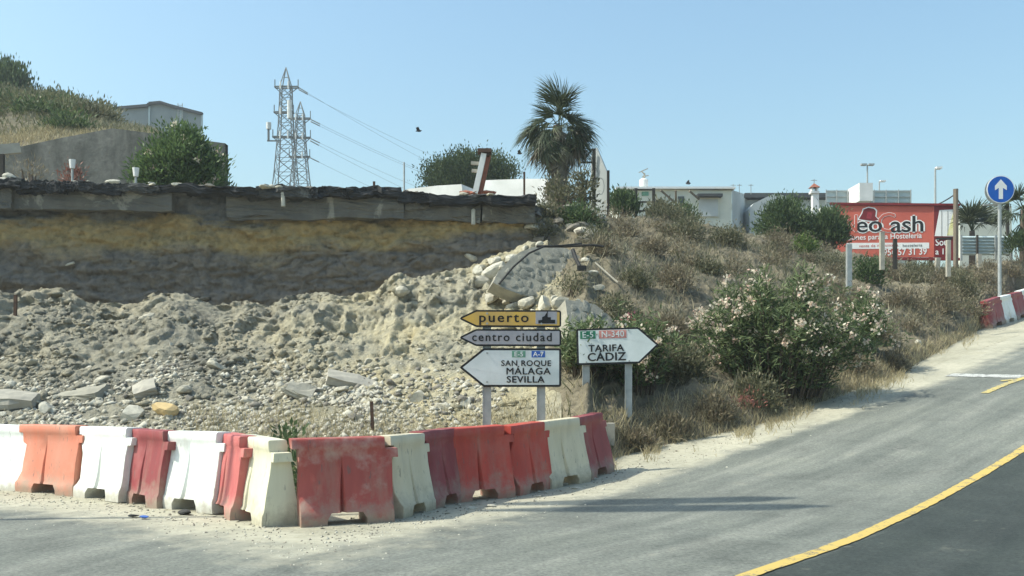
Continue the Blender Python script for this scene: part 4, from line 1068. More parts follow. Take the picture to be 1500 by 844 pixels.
# steel post on the bank, pickets, thin posts
def picket(name, px, ytop, ybot, wpx, m, label, cat='post', lean=0.0, Y=None, group=None, square=True):
    p = hit(px, ybot)[0] if Y is None else P(px, ybot, Y)
    if Y is None: pass
    k = p.y / F; w = wpx * k; h = (ybot - ytop) * k
    t = Vector((lean * h, 0, h)); mb = MB(); a = p - Vector((0, 0, .3))
    if Y is not None: a = Vector((p.x, p.y, min(p.z, ground_z(p.x, p.y)) - .2))
    if square: mb.bar(a, p + t, w, w)
    else: mb.tube([a, p + t], w / 2, 8)
    o = mb.build(name, M[m], None); return tag(o, label, cat, group)
picket('steel_post', 1243.5, 358, 447, 7, 'galv', 'plain grey steel post standing on the bank beside the large oleander')
picket('fence_picket', 1292, 340, 381, 6, 'conc_light', 'pale concrete picket in front of the middle of the red billboard', group='old concrete fence posts')
picket('fence_picket', 1371, 378, 402, 6, 'conc_light', 'short pale picket leaning below the dark billboard panel', lean=.12, group='old concrete fence posts')
picket('fence_picket', 1389, 352, 391, 5.5, 'conc_light', 'pale picket beside the wooden utility pole', group='old concrete fence posts')
picket('fence_picket', 1436, 372, 399, 5.5, 'conc_light', 'pale picket left of the blue sign post', lean=-.08, group='old concrete fence posts')
picket('fence_picket', 1482, 388, 405, 5, 'conc_light', 'stubby pale picket right of the blue sign post', group='old concrete fence posts')
picket('fence_picket', 1311, 350, 380, 5, 'wood_dark', 'thin dark picket in front of the billboard phone number', group='old concrete fence posts')
picket('rusty_stake', 547, 588, 634, 4.5, 'rust', 'rusty stake standing behind the scuffed red barrier', 'stake', lean=-.06)
picket('rusty_stake', 22, 432, 462, 4, 'rust', 'rusty stake stuck upright in the upper rubble on the left', 'stake', lean=.03)
picket('utility_pole', 1400, 277, 384, 7, 'wood', 'brown wooden utility pole at the right edge of the billboard', 'pole', Y=44, square=False)
picket('thin_pole', 592, 238, 282, 2.6, 'galv', 'thin grey pole above the cliff, left of the white wall', 'pole', Y=34, square=False)
picket('thin_pole', 548, 266, 284, 3.2, 'rust', 'short dark post on the cliff edge left of the thin grey pole', 'pole', Y=28.4)
picket('thin_pole', 768, 252, 292, 3, 'rust', 'thin dark pole just left of the palm', 'pole', Y=31)
picket('pale_stub', 694, 315, 338, 6, 'pvc', 'pale pipe stub hanging out of the cliff face', 'pipe', Y=27.6) if False else None
p, n_ = hit(694, 326); mb = MB(); mb.tube([p + Vector((0, .5, .50)), p + Vector((0, -.30, .28)), p + Vector((0, -.36, -.12))], .06, 8); tag(mb.build('drain_pipe', M['pvc'], None, True), 'pale drain pipe stub poking out of the right end of the cliff', 'pipe')
p, n_ = hit(418, 292); mb = MB(); mb.tube([p + Vector((0, .4, .3)), p + Vector((0, -.3, .2)), p + Vector((.02, -.34, -.26))], .06, 8); tag(mb.build('drain_pipe', M['pvc'], None, True), 'pale pipe stub at the cliff edge below the pylons', 'pipe')
p, n_ = hit(104, 388); mb = MB(); mb.tube([p + Vector((-.12, -.05, -.02)), p + Vector((.12, -.08, .05))], .035, 6); tag(mb.build('pipe_scrap', M['pvc'], None, True), 'short pale pipe scrap lodged in the dark layer of the cliff', 'pipe')
mb = MB(); q1 = hit(872, 392)[0]; q2 = hit(905, 420)[0]; mb.tube([q1 + Vector((0, 0, .12)), q2 + Vector((0, 0, .1))], .02, 6); tag(mb.build('dry_stick', M['conc_light'], None), 'pale bare stick lying on the upper bank', 'stick')

# cobbled chunk of masonry at the broken corner
pc = P(800, 420, 24.6)
def new_chunk(lab): return thing('masonry_chunk', lab, 'masonry', pc, 0, 'cobbled masonry chunks')
CH1 = ('masonry_chunk', 'broken chunk of cobbled masonry with rounded top below the cliff end', 'masonry', pc)
nx_ = Vector((.42, -.72, .55)).normalized(); ax_ = Vector((0, 0, 1)).cross(nx_).normalized(); ax_ = -ax_ if ax_.x < 0 else ax_; az_ = nx_.cross(ax_); az_ = -az_ if az_.z < 0 else az_
def plane_pt(px, py):
    d = Vector(((px - CX) / F, 1, (HY - py) / F)); o = Vector((0, 0, CZ)); t_ = (pc - o).dot(nx_) / d.dot(nx_); return o + d * t_
out = [(722, 414), (730, 398), (745, 382), (762, 369), (785, 361), (808, 359), (830, 364), (848, 375), (860, 392), (868, 412), (874, 432), (862, 439), (840, 437), (815, 440), (790, 436), (765, 432), (742, 424)]
def seat(outline):
    """bring the slab forward until its face lies just proud of the bank"""
    global pc
    ex_ = []
    cx_ = sum(q[0] for q in outline) / len(outline); cy_ = sum(q[1] for q in outline) / len(outline)
    for q in outline:
        for f_ in (.25, .6, .95):
            x, y = cx_ + (q[0] - cx_) * f_, cy_ + (q[1] - cy_) * f_; ex_.append(plane_pt(x, y).y - hit(x, y)[0].y)
    ex_.sort(); d_ = ex_[int(len(ex_) * .64)] + .04
    pc = Vector((pc.x * (pc.y - d_) / pc.y, pc.y - d_, CZ + (pc.z - CZ) * (pc.y - d_) / pc.y))
def cobbled(outline, seed, thick, npx, m_body):
    W3 = [plane_pt(*q) for q in outline]; poly = [((w - pc).dot(ax_), (w - pc).dot(az_)) for w in W3]
    mb = MB(); mb.prism(poly, ax_, -nx_, az_, pc, thick); body = mb.build('masonry_body', M[m_body], ch)
    poly_s = shrink(poly, .07) if sum(poly[i - 1][0] * poly[i][1] - poly[i][0] * poly[i - 1][1] for i in range(len(poly))) > 0 else shrink(poly, -.07)
    def inside(x, y):
        c_ = False
        for i in range(len(poly_s)):
            (x1, y1), (x2, y2) = poly_s[i - 1], poly_s[i]
            if (y1 > y) != (y2 > y) and x < (x2 - x1) * (y - y1) / (y2 - y1) + x1: c_ = not c_
        return c_
    r = np.random.default_rng(seed); sp = npx; j = 0
    xs_ = [q[0] for q in poly]; ys_ = [q[1] for q in poly]; y = min(ys_)
    while y < max(ys_):
        x = min(xs_) + (sp / 2 if j % 2 else 0)
        while x < max(xs_):
            cx_, cy_ = x + r.normal() * sp * .22, y + r.normal() * sp * .2
            if inside(cx_, cy_):
                me = cob[r.integers(len(cob))]; o_ = bpy.data.objects.new('cobble', me); COL.objects.link(o_); o_.parent = body
                s_ = sp * r.uniform(.75, 1.12)
                o_.matrix_local = Matrix.Translation(pc - root_loc(body) + ax_ * cx_ + az_ * cy_ + nx_ * .0) @ (Matrix((ax_, nx_, az_)).transposed().to_4x4()) @ Matrix.Rotation(r.uniform(0, 6.28), 4, 'Y') @ Matrix.Diagonal((s_ * 1.2 * r.uniform(.7, 1.1), s_ * .22, s_ * .95 * r.uniform(.7, 1.1), 1))
            x += sp
        y += sp * .82; j += 1
cob = []
for s in range(5):
    me = rock_mesh(900 + s, 2); me.name = 'cobble'; v = np.array([x.co for x in me.vertices]); v /= np.abs(v).max(0) * 2
    me.vertices.foreach_set("co", v.astype(np.float32).ravel()); me.materials.append(M['cobble'])
    cob.append(me)
seat(out); ch = new_chunk('broken chunk of cobbled masonry with rounded top below the cliff end')
cobbled(out, 3, .35, .26, 'mortar'); PC1 = pc
pc = P(865, 465, 23.6); nx_ = Vector((.50, -.62, .60)).normalized(); ax_ = Vector((0, 0, 1)).cross(nx_).normalized(); ax_ = -ax_ if ax_.x < 0 else ax_; az_ = nx_.cross(ax_); az_ = -az_ if az_.z < 0 else az_
out2 = [(828, 439), (852, 442), (872, 446), (892, 462), (910, 482), (905, 500), (870, 505), (838, 500), (832, 470)]
seat(out2); ch = new_chunk('lower cobbled masonry chunk just above the right-pointing sign'); cobbled(out2, 5, .35, .25, 'mortar')
DC = PC1.y - 24.6
for i, (a, b, s, kd) in enumerate(((726, 402, 34, 'stone_pale'), (742, 434, 36, 'stone_pale'), (770, 446, 32, 'stone'), (798, 450, 36, 'stone_pale'), (722, 386, 26, 'stone'), (822, 447, 26, 'stone'), (838, 462, 22, 'stone_pale'), (704, 420, 32, 'stone'), (748, 384, 22, 'stone_pale'), (718, 440, 30, 'stone'), (756, 452, 26, 'stone'), (782, 462, 22, 'stone'), (812, 466, 26, 'stone'), (735, 418, 26, 'stone'), (846, 446, 16, 'stone_pale'), (700, 396, 20, 'stone'), (690, 380, 16, 'stone'), (728, 424, 22, 'stone'), (750, 440, 20, 'stone'), (764, 438, 18, 'stone_pale'), (778, 440, 16, 'stone'), (812, 442, 16, 'stone_pale'), (734, 396, 16, 'stone'), (752, 378, 14, 'stone'), (770, 366, 14, 'stone_pale'), (868, 402, 16, 'stone'), (874, 424, 18, 'stone'), (858, 384, 14, 'stone_pale'), (726, 432, 16, 'stone_pale'), (742, 446, 18, 'stone'))):
    put_rock(a, b, s, kd, 'pale rock packed around the cobbled masonry at the broken corner', group='rocks around the cobbled masonry', sink=.5)
mb = MB(); cp = [P(731, 416, 23.9 + DC), P(752, 391, 24.1 + DC), P(775, 371, 24.3 + DC), P(797, 361, 24.7 + DC), P(822, 360, 25.0 + DC), P(852, 357, 25.3 + DC)]
mb.tube(cp, .024, 8); tag(mb.build('black_cable', M['black_rubber'], None, True), 'black cable curving over the rounded top of the cobbled chunk', 'cable')
mb = MB(); mb.tube([P(786, 361, 24.9 + DC), P(830, 361, 25.1 + DC), P(868, 359, 25.4 + DC), P(884, 361, 25.6 + DC)], .035, 8); tag(mb.build('old_pipe', M['wood_dark'], None, True), 'dark old pipe lying across the broken corner above the cobbles', 'pipe')
mb = MB(); mb.tube([P(839, 366, 24.4 + DC), P(844, 380, 24.2 + DC), P(851, 394, 24.0 + DC)], .05, 8); mb.box(P(852, 393, 24.0 + DC), (.22, .12, .12)); tag(mb.build('bracket_scrap', M['black_rubber'], None), 'bent dark metal bracket hanging from the old pipe', 'scrap')
for a, b in ((790, 361), (892, 358)):
    put_rock(a, b, 13, 'stone_pale', 'white rubble lump resting on the old pipe at the broken corner', group='white lumps on the pipe')

# ------------------------------------------------------------------ palm
def frond_mesh(seed, length, droop, nseg=20, fan=1.25, name='frond'):
    r = np.random.default_rng(seed); V = []; Fq = []; T = []
    pet = length * .45
    # petiole
    for a, b, w0, w1 in ((0, 1, .025, .018),):
        n0 = len(V); V += [(0, -w0, 0), (0, w0, 0), (pet, w1, -.04 * droop), (pet, -w1, -.04 * droop)]; Fq.append((n0, n0 + 1, n0 + 2, n0 + 3)); T += [.3] * 4
    for i in range(nseg):
        a = -fan + 2 * fan * i / (nseg - 1) + r.normal() * .04; L_ = length * .62 * (.72 + .28 * math.cos(a)) * r.uniform(.85, 1.1); dr = droop * r.uniform(.7, 1.3)
        px0, pz = pet, -.04 * droop; tt = np.clip(r.normal(.5, .25), 0, 1); w = .032
        ca, sa = math.cos(a), math.sin(a); prev = None
        for j, f in enumerate((0, .4, .75, 1.0)):
            x = pet + ca * L_ * f; y = sa * L_ * f; z = pz - dr * L_ * f ** 2.2 * .8 + .03 * math.cos(i * 3.14) * f * (1 - f); ww = w * (1 - f) ** .5 * (.5 + .9 * f if f < .5 else 1) + .002
            n0 = len(V); V += [(x - sa * ww, y + ca * ww, z), (x + sa * ww, y - ca * ww, z)]; T += [tt, tt]
            if prev is not None: Fq.append((prev, prev + 1, n0 + 1, n0))
            prev = n0
    return np.array(V), Fq, T
def frond_obj(parent, mesh_, loc, az, el, roll=0.0, sc=(1, 1, 1, 1)):
    o = bpy.data.objects.new('frond', mesh_); COL.objects.link(o); o.parent = parent
    o.matrix_local = Matrix.Translation(loc) @ Matrix.Rotation(az, 4, 'Z') @ Matrix.Rotation(-el, 4, 'Y') @ Matrix.Rotation(roll, 4, 'X') @ Matrix.Diagonal(sc)
    return o
def mk_fronds(n, m, length, droop, seed0):
    res = []
    for s in range(n):
        v, f, t_ = frond_mesh(seed0 + s, length, droop)
        ob = build('frond', v, f, m, None, attrs={'tint': t_}); res.append(ob.data); bpy.data.objects.remove(ob)
    return res
fr_g = mk_fronds(4, L_palm, 1.6, .6, 10); fr_d = mk_fronds(3, L_palmdead, 1.25, .9, 30); fr_h = mk_fronds(3, L_palm, 1.5, 1.05, 50)
YPL = 34.0; pb = P(818, 302, YPL); gzp = ground_z(pb.x, pb.y); top = P(816, 184, YPL)
pm = thing('fan_palm', 'tall fan palm with ragged crown and dry skirt above the cliff end', 'palm', (pb.x, pb.y, gzp))
H_ = top.z - gzp
mb = MB(); mb.tube([(0, 0, -.2), (.02, 0, H_ * .35), (-.03, 0, H_ * .7), (-.02, 0, H_)], [.30, .24, .22, .16], 12); build('trunk', mb.v, mb.f, M['trunk'], pm, local=True, smooth=True)
r = np.random.default_rng(3)
def pf(ms, loc, az, el, roll, sc): frond_obj(pm, ms[r.integers(len(ms))], loc, az, el, roll, (sc, sc * r.uniform(.6, 1.0), sc, 1))
def side(): return (0, math.pi)[r.integers(2)] + r.normal() * .75
for i in range(9): pf(fr_g, (r.normal() * .06, r.normal() * .06, H_ + r.uniform(-.1, .2)), r.uniform(0, 6.28), r.uniform(1.1, 1.5), r.normal() * .5, r.uniform(.75, 1.05))
for i in range(8): pf(fr_g, (r.normal() * .06, r.normal() * .06, H_ + r.uniform(-.2, .1)), r.uniform(0, 6.28), r.uniform(.55, 1.0), r.normal() * .6, r.uniform(.6, .85))
for i in range(19): pf(fr_h, (r.normal() * .1, r.normal() * .1, H_ + r.uniform(-.45, .1)), side(), r.uniform(-.1, .75), r.normal() * .7, r.uniform(.55, .95))
for i in range(18): pf(fr_h, (r.normal() * .1, r.normal() * .1, H_ - r.uniform(.1, .8)), side(), r.uniform(-.9, .0), r.normal() * .7, r.uniform(.6, .95))
for i in range(24): pf(fr_h, (r.normal() * .1, r.normal() * .1, H_ - r.uniform(.0, .6)), r.uniform(0, 6.28), r.uniform(-.9, .3), r.normal() * .7, r.uniform(.5, .8))
for i in range(9): pf(fr_h, (-.1, r.normal() * .1, H_ - r.uniform(.0, .3)), math.pi + r.normal() * .6, r.uniform(-.5, .2), r.normal() * .7, r.uniform(.75, 1.05))
for i in range(7): pf(fr_h, (.1, r.normal() * .1, H_ - r.uniform(.2, .5)), r.normal() * .5, r.uniform(-.6, .15), r.normal() * .7, r.uniform(.75, .95))
for i in range(26): pf(fr_d, (r.normal() * .1, r.normal() * .1, H_ - r.uniform(.1, .9)), side(), r.uniform(-1.0, .35), r.normal() * .8, r.uniform(.6, 1.0))
for i in range(70):
    az = r.uniform(0, 6.28); zz = r.uniform(H_ * .35, H_ - .2); pf(fr_d, (.2 * math.cos(az), .2 * math.sin(az), zz), az, r.uniform(-1.45, -1.1), r.normal() * .3, r.uniform(.6, .95))
# palms at the right edge
YQ = 46.0; pb = P(1500, 345, YQ); top = P(1504, 308, YQ); gzp = ground_z(pb.x, pb.y)
pq = thing('fan_palm', 'palm at the right edge of the photo behind the blue sign', 'palm', (pb.x, pb.y, gzp)); H_ = top.z - gzp
mb = MB(); mb.tube([(0, 0, -.2), (0, 0, H_)], [.22, .16], 10); build('trunk', mb.v, mb.f, M['trunk'], pq, local=True, smooth=True)
for i in range(30): frond_obj(pq, fr_g[r.integers(4)], (0, 0, H_ + r.uniform(-.2, .1)), r.uniform(0, 6.28), r.uniform(-.5, 1.3), r.normal() * .3)
pb = P(1424, 343, 47); gzp = ground_z(pb.x, pb.y)
pa_ = thing('spiky_palm', 'small spiky palm in front of the beige wall beyond the corrugated fence', 'palm', (pb.x, pb.y, gzp))
hz = pb.z - gzp
for i in range(20): frond_obj(pa_, fr_g[r.integers(4)], (0, 0, hz + .1), r.uniform(0, 6.28), r.uniform(.55, 1.45), r.normal() * .3)
mb = MB(); mb.tube([(0, 0, -.2), (0, 0, hz + .15)], [.16, .12], 10); build('trunk', mb.v, mb.f, M['trunk'], pa_, local=True, smooth=True)

# ------------------------------------------------------------------ trees and bushes on the plateau
def tree_px(name, label, pxc, ytop, ybot, wpx, Y, ncl, nlf, leaf, lm, seed, depth=.8, flowers=0, fmat=None, cat='tree', clr=.25, upward=.3, trunk_r=.12, fsize=.1):
    c = P(pxc, ybot, Y); gz = ground_z(c.x, c.y); w = wpx / F * Y / 2; h = (ybot - ytop) / F * Y
    lift = max(0.0, c.z - gz)
    return shrub(name, label, cat, (c.x, c.y, gz), (w, w * depth, h * .92), ncl, nlf, leaf, lm, seed, None, stems=10, flowers=flowers, fmat=fmat, clr=clr, upward=upward, trunk=lift > .3, lift=lift, trunk_r=trunk_r, fsize=fsize)
tree_px('oleander_tree', 'big round green bush with pinkish blossoms in front of the concrete wall', 263, 194, 284, 116, 33, 260, 80, (.2, .065), L_bush, 71, flowers=60, cat='bush', clr=.2, fsize=.12)
tree_px('pine_tree', 'wide dark umbrella pine behind the white walls', 688, 230, 276, 116, 62, 360, 100, (.17, .085), L_pine, 72, clr=.42, upward=.1, trunk_r=.25)
tree_px('dark_tree', 'larger dark round tree left of the chimney by the billboard', 1152, 293, 348, 82, 44, 150, 60, (.2, .06), L_green, 73, clr=.22)
tree_px('dark_tree', 'smaller dark tree in front of the left end of the billboard', 1214, 310, 352, 46, 43.5, 100, 60, (.2, .06), L_green, 74, clr=.2)
tree_px('hilltop_tree', 'dark bushy tree on the hilltop at the upper left corner', 8, 98, 134, 62, 70, 110, 50, (.36, .12), L_green, 75, clr=.4)
tree_px('leafy_tree', 'small leafy tree between the white triangular panel and the wooden frame', 913, 282, 312, 40, 42, 50, 40, (.2, .07), L_green, 76, clr=.18)
tree_px('leafy_bush', 'grey-green bush at the foot of the dark frame by the white house', 970, 300, 326, 40, 41, 40, 40, (.18, .06), L_olive, 77, cat='bush', clr=.18)
tree_px('leafy_bush', 'dark bush under the window of the white house', 1000, 305, 328, 44, 44, 40, 40, (.18, .06), L_green, 78, cat='bush', clr=.18)
tree_px('climber_bush', 'green climbing bush wrapped round the foot of the palm', 822, 262, 304, 46, 32.5, 26, 30, (.15, .06), L_olive, 79, cat='bush', clr=.2)
tree_px('slender_bush', 'slim green sapling right of the palm before the white panel', 855, 258, 306, 26, 33, 26, 36, (.16, .06), L_olive, 80, cat='bush', clr=.16)
tree_px('garden_plant', 'reddish dry plant in front of the concrete wall', 104, 242, 272, 24, 31, 16, 26, (.16, .04), leaf_mat('reddish_dry', [(.2, .08, .06), (.28, .14, .1)]), 81, cat='plant', clr=.12)
tree_px('garden_plant', 'bare twiggy plant near the left photo edge before the concrete wall', 45, 232, 270, 44, 31.5, 14, 16, (.2, .03), L_dry, 82, cat='plant', clr=.2)

# ------------------------------------------------------------------ left hill, concrete wall, warehouse
HC = [(-420, 60, 40, 75), (-200, 100, 40, 75)]
hp = np.arange(-420, 421, 8.0); rowsY = np.concatenate([np.linspace(36.5, 44, 10), np.linspace(46, 72, 24), np.linspace(76, 150, 12)])
wall_top = [(-420, 236), (0, 220), (30, 216), (90, 204), (165, 191), (225, 198), (250, 225), (280, 275), (320, 320), (420, 400)]
crest_py = [(-420, 98), (0, 142), (40, 147), (80, 160), (115, 174), (145, 190), (170, 208), (225, 216), (250, 232), (280, 275), (320, 330), (420, 400)]
HV = []
for p in hp:
    zt = zat(tab(p, wall_top) + 2, 36.5); zc = zat(tab(p, crest_py), 72); 
    for Y in rowsY:
        if Y <= 72:
            f = (Y - 36.5) / 35.5; z = zt + (zc - zt) * (f ** .85)
        else: z = zc + (Y - 72) * .10
        HV.append(((p - CX) / F * Y, Y, z))
HV = np.array(HV); HV[:, 2] += .5 * fbm(HV, .18, 4, 71) + .12 * fbm(HV, .9, 3, 72)
ii = np.arange(len(hp) * len(rowsY)).reshape(len(hp), len(rowsY)); HQ = np.stack([ii[:-1, :-1], ii[1:, :-1], ii[1:, 1:], ii[:-1, 1:]], -1).reshape(-1, 4)
tag(build('grassy_hill', HV, HQ, M['hill'], smooth=True), kind='structure')
a = HV[HQ]; ar = np.linalg.norm(np.cross(a[:, 2] - a[:, 0], a[:, 3] - a[:, 1]), axis=1)
r = np.random.default_rng(5)
def hill_pts(n, cond): 
    w = ar * cond(a.mean(1)); w = w / w.sum(); k = r.choice(len(HQ), n, p=w); u = r.random((n, 1)); v = r.random((n, 1)); A = a[k]
    return (A[:, 0] * (1 - u) + A[:, 1] * u) * (1 - v) + (A[:, 3] * (1 - u) + A[:, 2] * u) * v
grass('hill_grass', hill_pts(14000, lambda c: (c[:, 1] < 39.2) * (c[:, 0] > -28) * (.3 + (vnoise(c * .7, 3) > -.2))), .22, .03, L_straw, 45, .5)
grass('hill_grass', hill_pts(16000, lambda c: (c[:, 1] > 38) * (c[:, 1] < 58) * (c[:, 0] > -34) * (.15 + (vnoise(c * .5, 7) > .1))), .26, .035, L_brown, 47, .5)
grass('hill_grass', hill_pts(30000, lambda c: (c[:, 1] > 38.5) * (c[:, 1] < 80) * (c[:, 0] > -48) * 1.0), .3, .05, L_hillgreen, 46, .6)
for i, p in enumerate(hill_pts(210, lambda c: (c[:, 1] > 39.3) * (c[:, 1] < 74) * (c[:, 0] > -46) * (c[:, 0] / c[:, 1] * F + CX < 150) * 1.0)):
    s = random.uniform(.3, .62) * (p[1] / 46); shrub('hill_bush', 'olive scrub bush among the dry grass on the left hill', 'bush', p, (s * 1.3, s, s * .7), 30, 26, (.24, .07), L_hillgreen if i % 5 > 1 else (L_green if i % 5 else L_olive), 1200 + i, 'scrub bushes on the left hill', stems=0, clr=.3)
# wall
cw = [P(q, y, 36.2) for q, y in ((-60, 232), (25, 216), (90, 202), (165, 188), (228, 196), (330, 210))]
mb = MB()
for q0, q1 in zip(cw[:-1], cw[1:]):
    zb = 5.5; vs = []
    for q_ in (q0, q1):
        for dy_ in (0, .35): vs += [(q_.x, q_.y + dy_, zb), (q_.x, q_.y + dy_, q_.z)]
    mb.add(vs, [(0, 4, 5, 1), (2, 3, 7, 6), (1, 5, 7, 3), (0, 2, 6, 4)])
tag(mb.build('concrete_wall', M['concrete']), 'tall stained concrete retaining wall below the grassy hill', 'wall')
# warehouse
YW = 112.0
wh = thing('warehouse', 'grey sheet metal warehouse with dark roof edge on the hill', 'warehouse', P(235, 200, YW))
prof = [(170, 160), (218, 156), (219, 153), (236, 151.5), (250, 156), (297, 168)]
yb_ = 205
poly3 = [P(q, y, YW) for q, y in prof]
mb = MB(); f0 = P(170, yb_, YW); Wp = [(w.x, w.z) for w in [P(170, yb_, YW), P(297, yb_, YW)]] + [(w.x, w.z) for w in poly3[::-1]]
mb.prism(Wp, EX, Vector((-.33, .944, 0)), EZ, (0, YW, 0), 14); mb.build('wall', M['corr_dull'], wh)
mb = MB()
for q0, q1 in zip(poly3[:-1], poly3[1:]): mb.bar(q0 + Vector((0, -.1, .05)), q1 + Vector((0, -.1, .05)), .3, .5)
mb.build('roof', M['roof_dark'], wh)
for q, hh in ((171, 160), (219, 156), (265, 160), (296, 168)):
    mb = MB(); t_ = P(q, hh, YW); b_ = P(q, yb_, YW); mb.box(((t_.x), YW - .06, (t_.z + b_.z) / 2), (.2, .1, t_.z - b_.z)); mb.build('wall_joint', M['corr_blue'], wh)
lad = P(265, 155, YW); mb = MB()
for dx in (-.25, .25): mb.bar((lad.x + dx, YW - .25, lad.z - 3.2), (lad.x + dx, YW - .25, lad.z + .2), .07)
for q in range(12): mb.bar((lad.x - .25, YW - .25, lad.z - 3.1 + q * .28), (lad.x + .25, YW - .25, lad.z - 3.1 + q * .28), .05)
mb.build('ladder', M['galv'], wh)

# garden bits at the left of the cliff top
for px0, y0, y1, lab in ((106, 234, 268, 'white-topped post in front of the middle of the concrete wall'), (199, 246, 274, 'white-topped post left of the big round bush')):
    Y0 = 29.5; p0 = P(px0, y1, Y0); k = Y0 / F; t = thing('garden_light', lab, 'garden light', (p0.x, Y0, ground_z(p0.x, Y0)), 0, 'white-topped garden posts')
    z1 = P(px0, y0, Y0).z; mb = MB(); mb.tube([(p0.x, Y0, t.location.z - .1), (p0.x, Y0, z1 - .25)], .035, 8); mb.build('post', M['galv'], t, True)
    mb = MB(); mb.tube([(p0.x, Y0, z1 - .26), (p0.x, Y0, z1)], [.07, .1], 10); mb.build('lamp_head', M['pure_white'], t, True)
Y0 = 29.0; t = thing('garden_shelter', 'dark wooden shelter frame at the far left photo edge', 'shelter', P(5, 268, Y0))
mb = MB(); mb.bar(P(3, 285, Y0), P(3, 226, Y0), .12); mb.build('post', M['wood_dark'], t)
mb = MB(); mb.bar(P(-40, 223, Y0), P(30, 217, Y0 + .5), .3, .1); mb.build('roof', M['conc_light'], t)
put_rock(14, 262, 20, 'stone_pale', 'rounded pinkish-white stone by the shelter post at the far left', 'rounded_stone', me=rocks['stone_pale'][0]).location = P(15, 262, 28.7)
# broken bits along the cliff edge
for i in range(26):
    px0 = random.uniform(0, 760); y0 = tab(px0, top_Y); p = P(px0, tab(px0, top_py) - 1, y0 + random.uniform(-.3, .5)); kd = random.choice(('stone_pale', 'stone', 'stone_dark'))
    s = random.uniform(.12, .34); o = bpy.data.objects.new('edge_rubble', random.choice(rocks[kd])); COL.objects.link(o); o.location = p + Vector((0, 0, s * .15)); o.scale = (s, s, s * .7); o.rotation_euler = (0, 0, random.uniform(0, 6))
    tag(o, 'broken lump lying on the pavement edge along the top of the cliff', 'rubble', 'broken lumps along the cliff edge')

# ------------------------------------------------------------------ pylons and wires
def pylon(name, label, pxc, ytop, Y, w_top, w_low, y_low, arms, spike, extra=None, zbase=6.0):
    t0 = P(pxc, ytop, Y); k = Y / F; zl = zat(y_low, Y); t = thing(name, label, 'pylon', (t0.x, Y, zbase), 0, 'lattice pylons')
    zt = zat(spike, Y)
    wt, wl_ = w_top * k / 2, w_low * k / 2
    def hw(z): return wt + (wl_ - wt) * max(0, (zt - z) / (zt - zl)) ** 1.6
    cs = [(-1, -1), (1, -1), (1, 1), (-1, 1)]; zs = [zt]; 
    while zs[-1] > zbase + 1: zs.append(zs[-1] - max(.9, hw(zs[-1]) * 1.7))
    zs[-1] = zbase
    for sx, sy in cs:
        mb = MB()
        for za, zb in zip(zs[:-1], zs[1:]): mb.bar((t0.x + sx * hw(za), Y + sy * hw(za), za), (t0.x + sx * hw(zb), Y + sy * hw(zb), zb), .105)
        mb.build('leg', M['steel_pylon'], t)
    mb = MB()
    for za, zb in zip(zs[:-1], zs[1:]):
        for i in range(4):
            (ax, ay), (bx, by) = cs[i], cs[(i + 1) % 4]; A1 = (t0.x + ax * hw(za), Y + ay * hw(za), za); B1 = (t0.x + bx * hw(zb), Y + by * hw(zb), zb); A2 = (t0.x + bx * hw(za), Y + by * hw(za), za); B2 = (t0.x + ax * hw(zb), Y + ay * hw(zb), zb)
            mb.bar(A1, B1, .055); mb.bar(A2, B2, .055); mb.bar(A1, A2, .055)
    o_ = mb.build('lattice_bracing', M['steel_pylon'], t); o_["kind"] = 'stuff'
    mb = MB()
    for sx, sy in cs: mb.bar((t0.x + sx * wt, Y + sy * wt, zt), (t0.x, Y, t0.z), .10)
    mb.bar((t0.x - wt * .5, Y, (zt + t0.z) / 2), (t0.x + wt * .5, Y, (zt + t0.z) / 2), .07); mb.build('peak', M['steel_pylon'], t)
    for (x0, x1, y) in arms:
        z = zat(y, Y); mb = MB(); xa, xb = (x0 - CX) * k, (x1 - CX) * k
        for sy in (-.35, .35): mb.bar((xa, Y + sy, z), (xb, Y + sy, z), .14)
        h_ = hw(z)
        for xe in (xa, xb):
            xi = t0.x + math.copysign(h_, xe - t0.x); mb.bar((xe, Y, z), (xi, Y, z - .7), .09); mb.bar((xe, Y - .35, z), (xe, Y + .35, z), .1)
        mb.build('cross_arm', M['steel_pylon'], t)
        for xe in (xa, xb):
            mb = MB(); mb.bar((xe, Y - .1, z - .1), (xe, Y - .1, z + 11 * k), .10); mb.build('antenna', M['steel_pylon'], t)
        for dx in (-.5, .45):
            mb = MB(); mb.tube([(t0.x + dx, Y - h_ - .1, z - .4), (t0.x + dx, Y - h_ - .1, z + .5)], .10, 8); mb.build('panel_antenna', M['white_metal'], t)
    return t
pa1 = pylon('lattice_pylon', 'taller lattice pylon with cross arms and side antenna bracket', 419, 99, 120, 15, 32, 275, [(403, 437, 128), (402, 430, 165), (400, 430, 201)], 128)
mb = MB(); z = zat(207, 120); k = 120 / F; mb.bar(((392 - CX) * k, 119.8, z), ((412 - CX) * k, 119.8, z), .15); mb.bar(((394 - CX) * k, 119.8, z), ((394 - CX) * k, 119.8, z + 1.6), .22); mb.build('antenna_bracket', M['steel_pylon'], pa1)
mb = MB(); mb.tube([((394.5 - CX) * k, 119.7, z + 1.4), ((394.5 - CX) * k, 119.7, z + 2.2)], .3, 10); mb.build('antenna_drum', M['white_metal'], pa1)
mb = MB(); mb.tube([((428 - CX) * k, 118.6, zat(178, 120)), ((428 - CX) * k, 118.6, zat(152, 120))], .28, 8); mb.build('panel_antenna', M['white_metal'], pa1)
pa2 = pylon('lattice_pylon', 'shorter lattice pylon just right of the taller one', 440, 149, 135, 11, 26, 275, [(425, 455, 174), (425, 455, 202), (424, 454, 230)], 168)
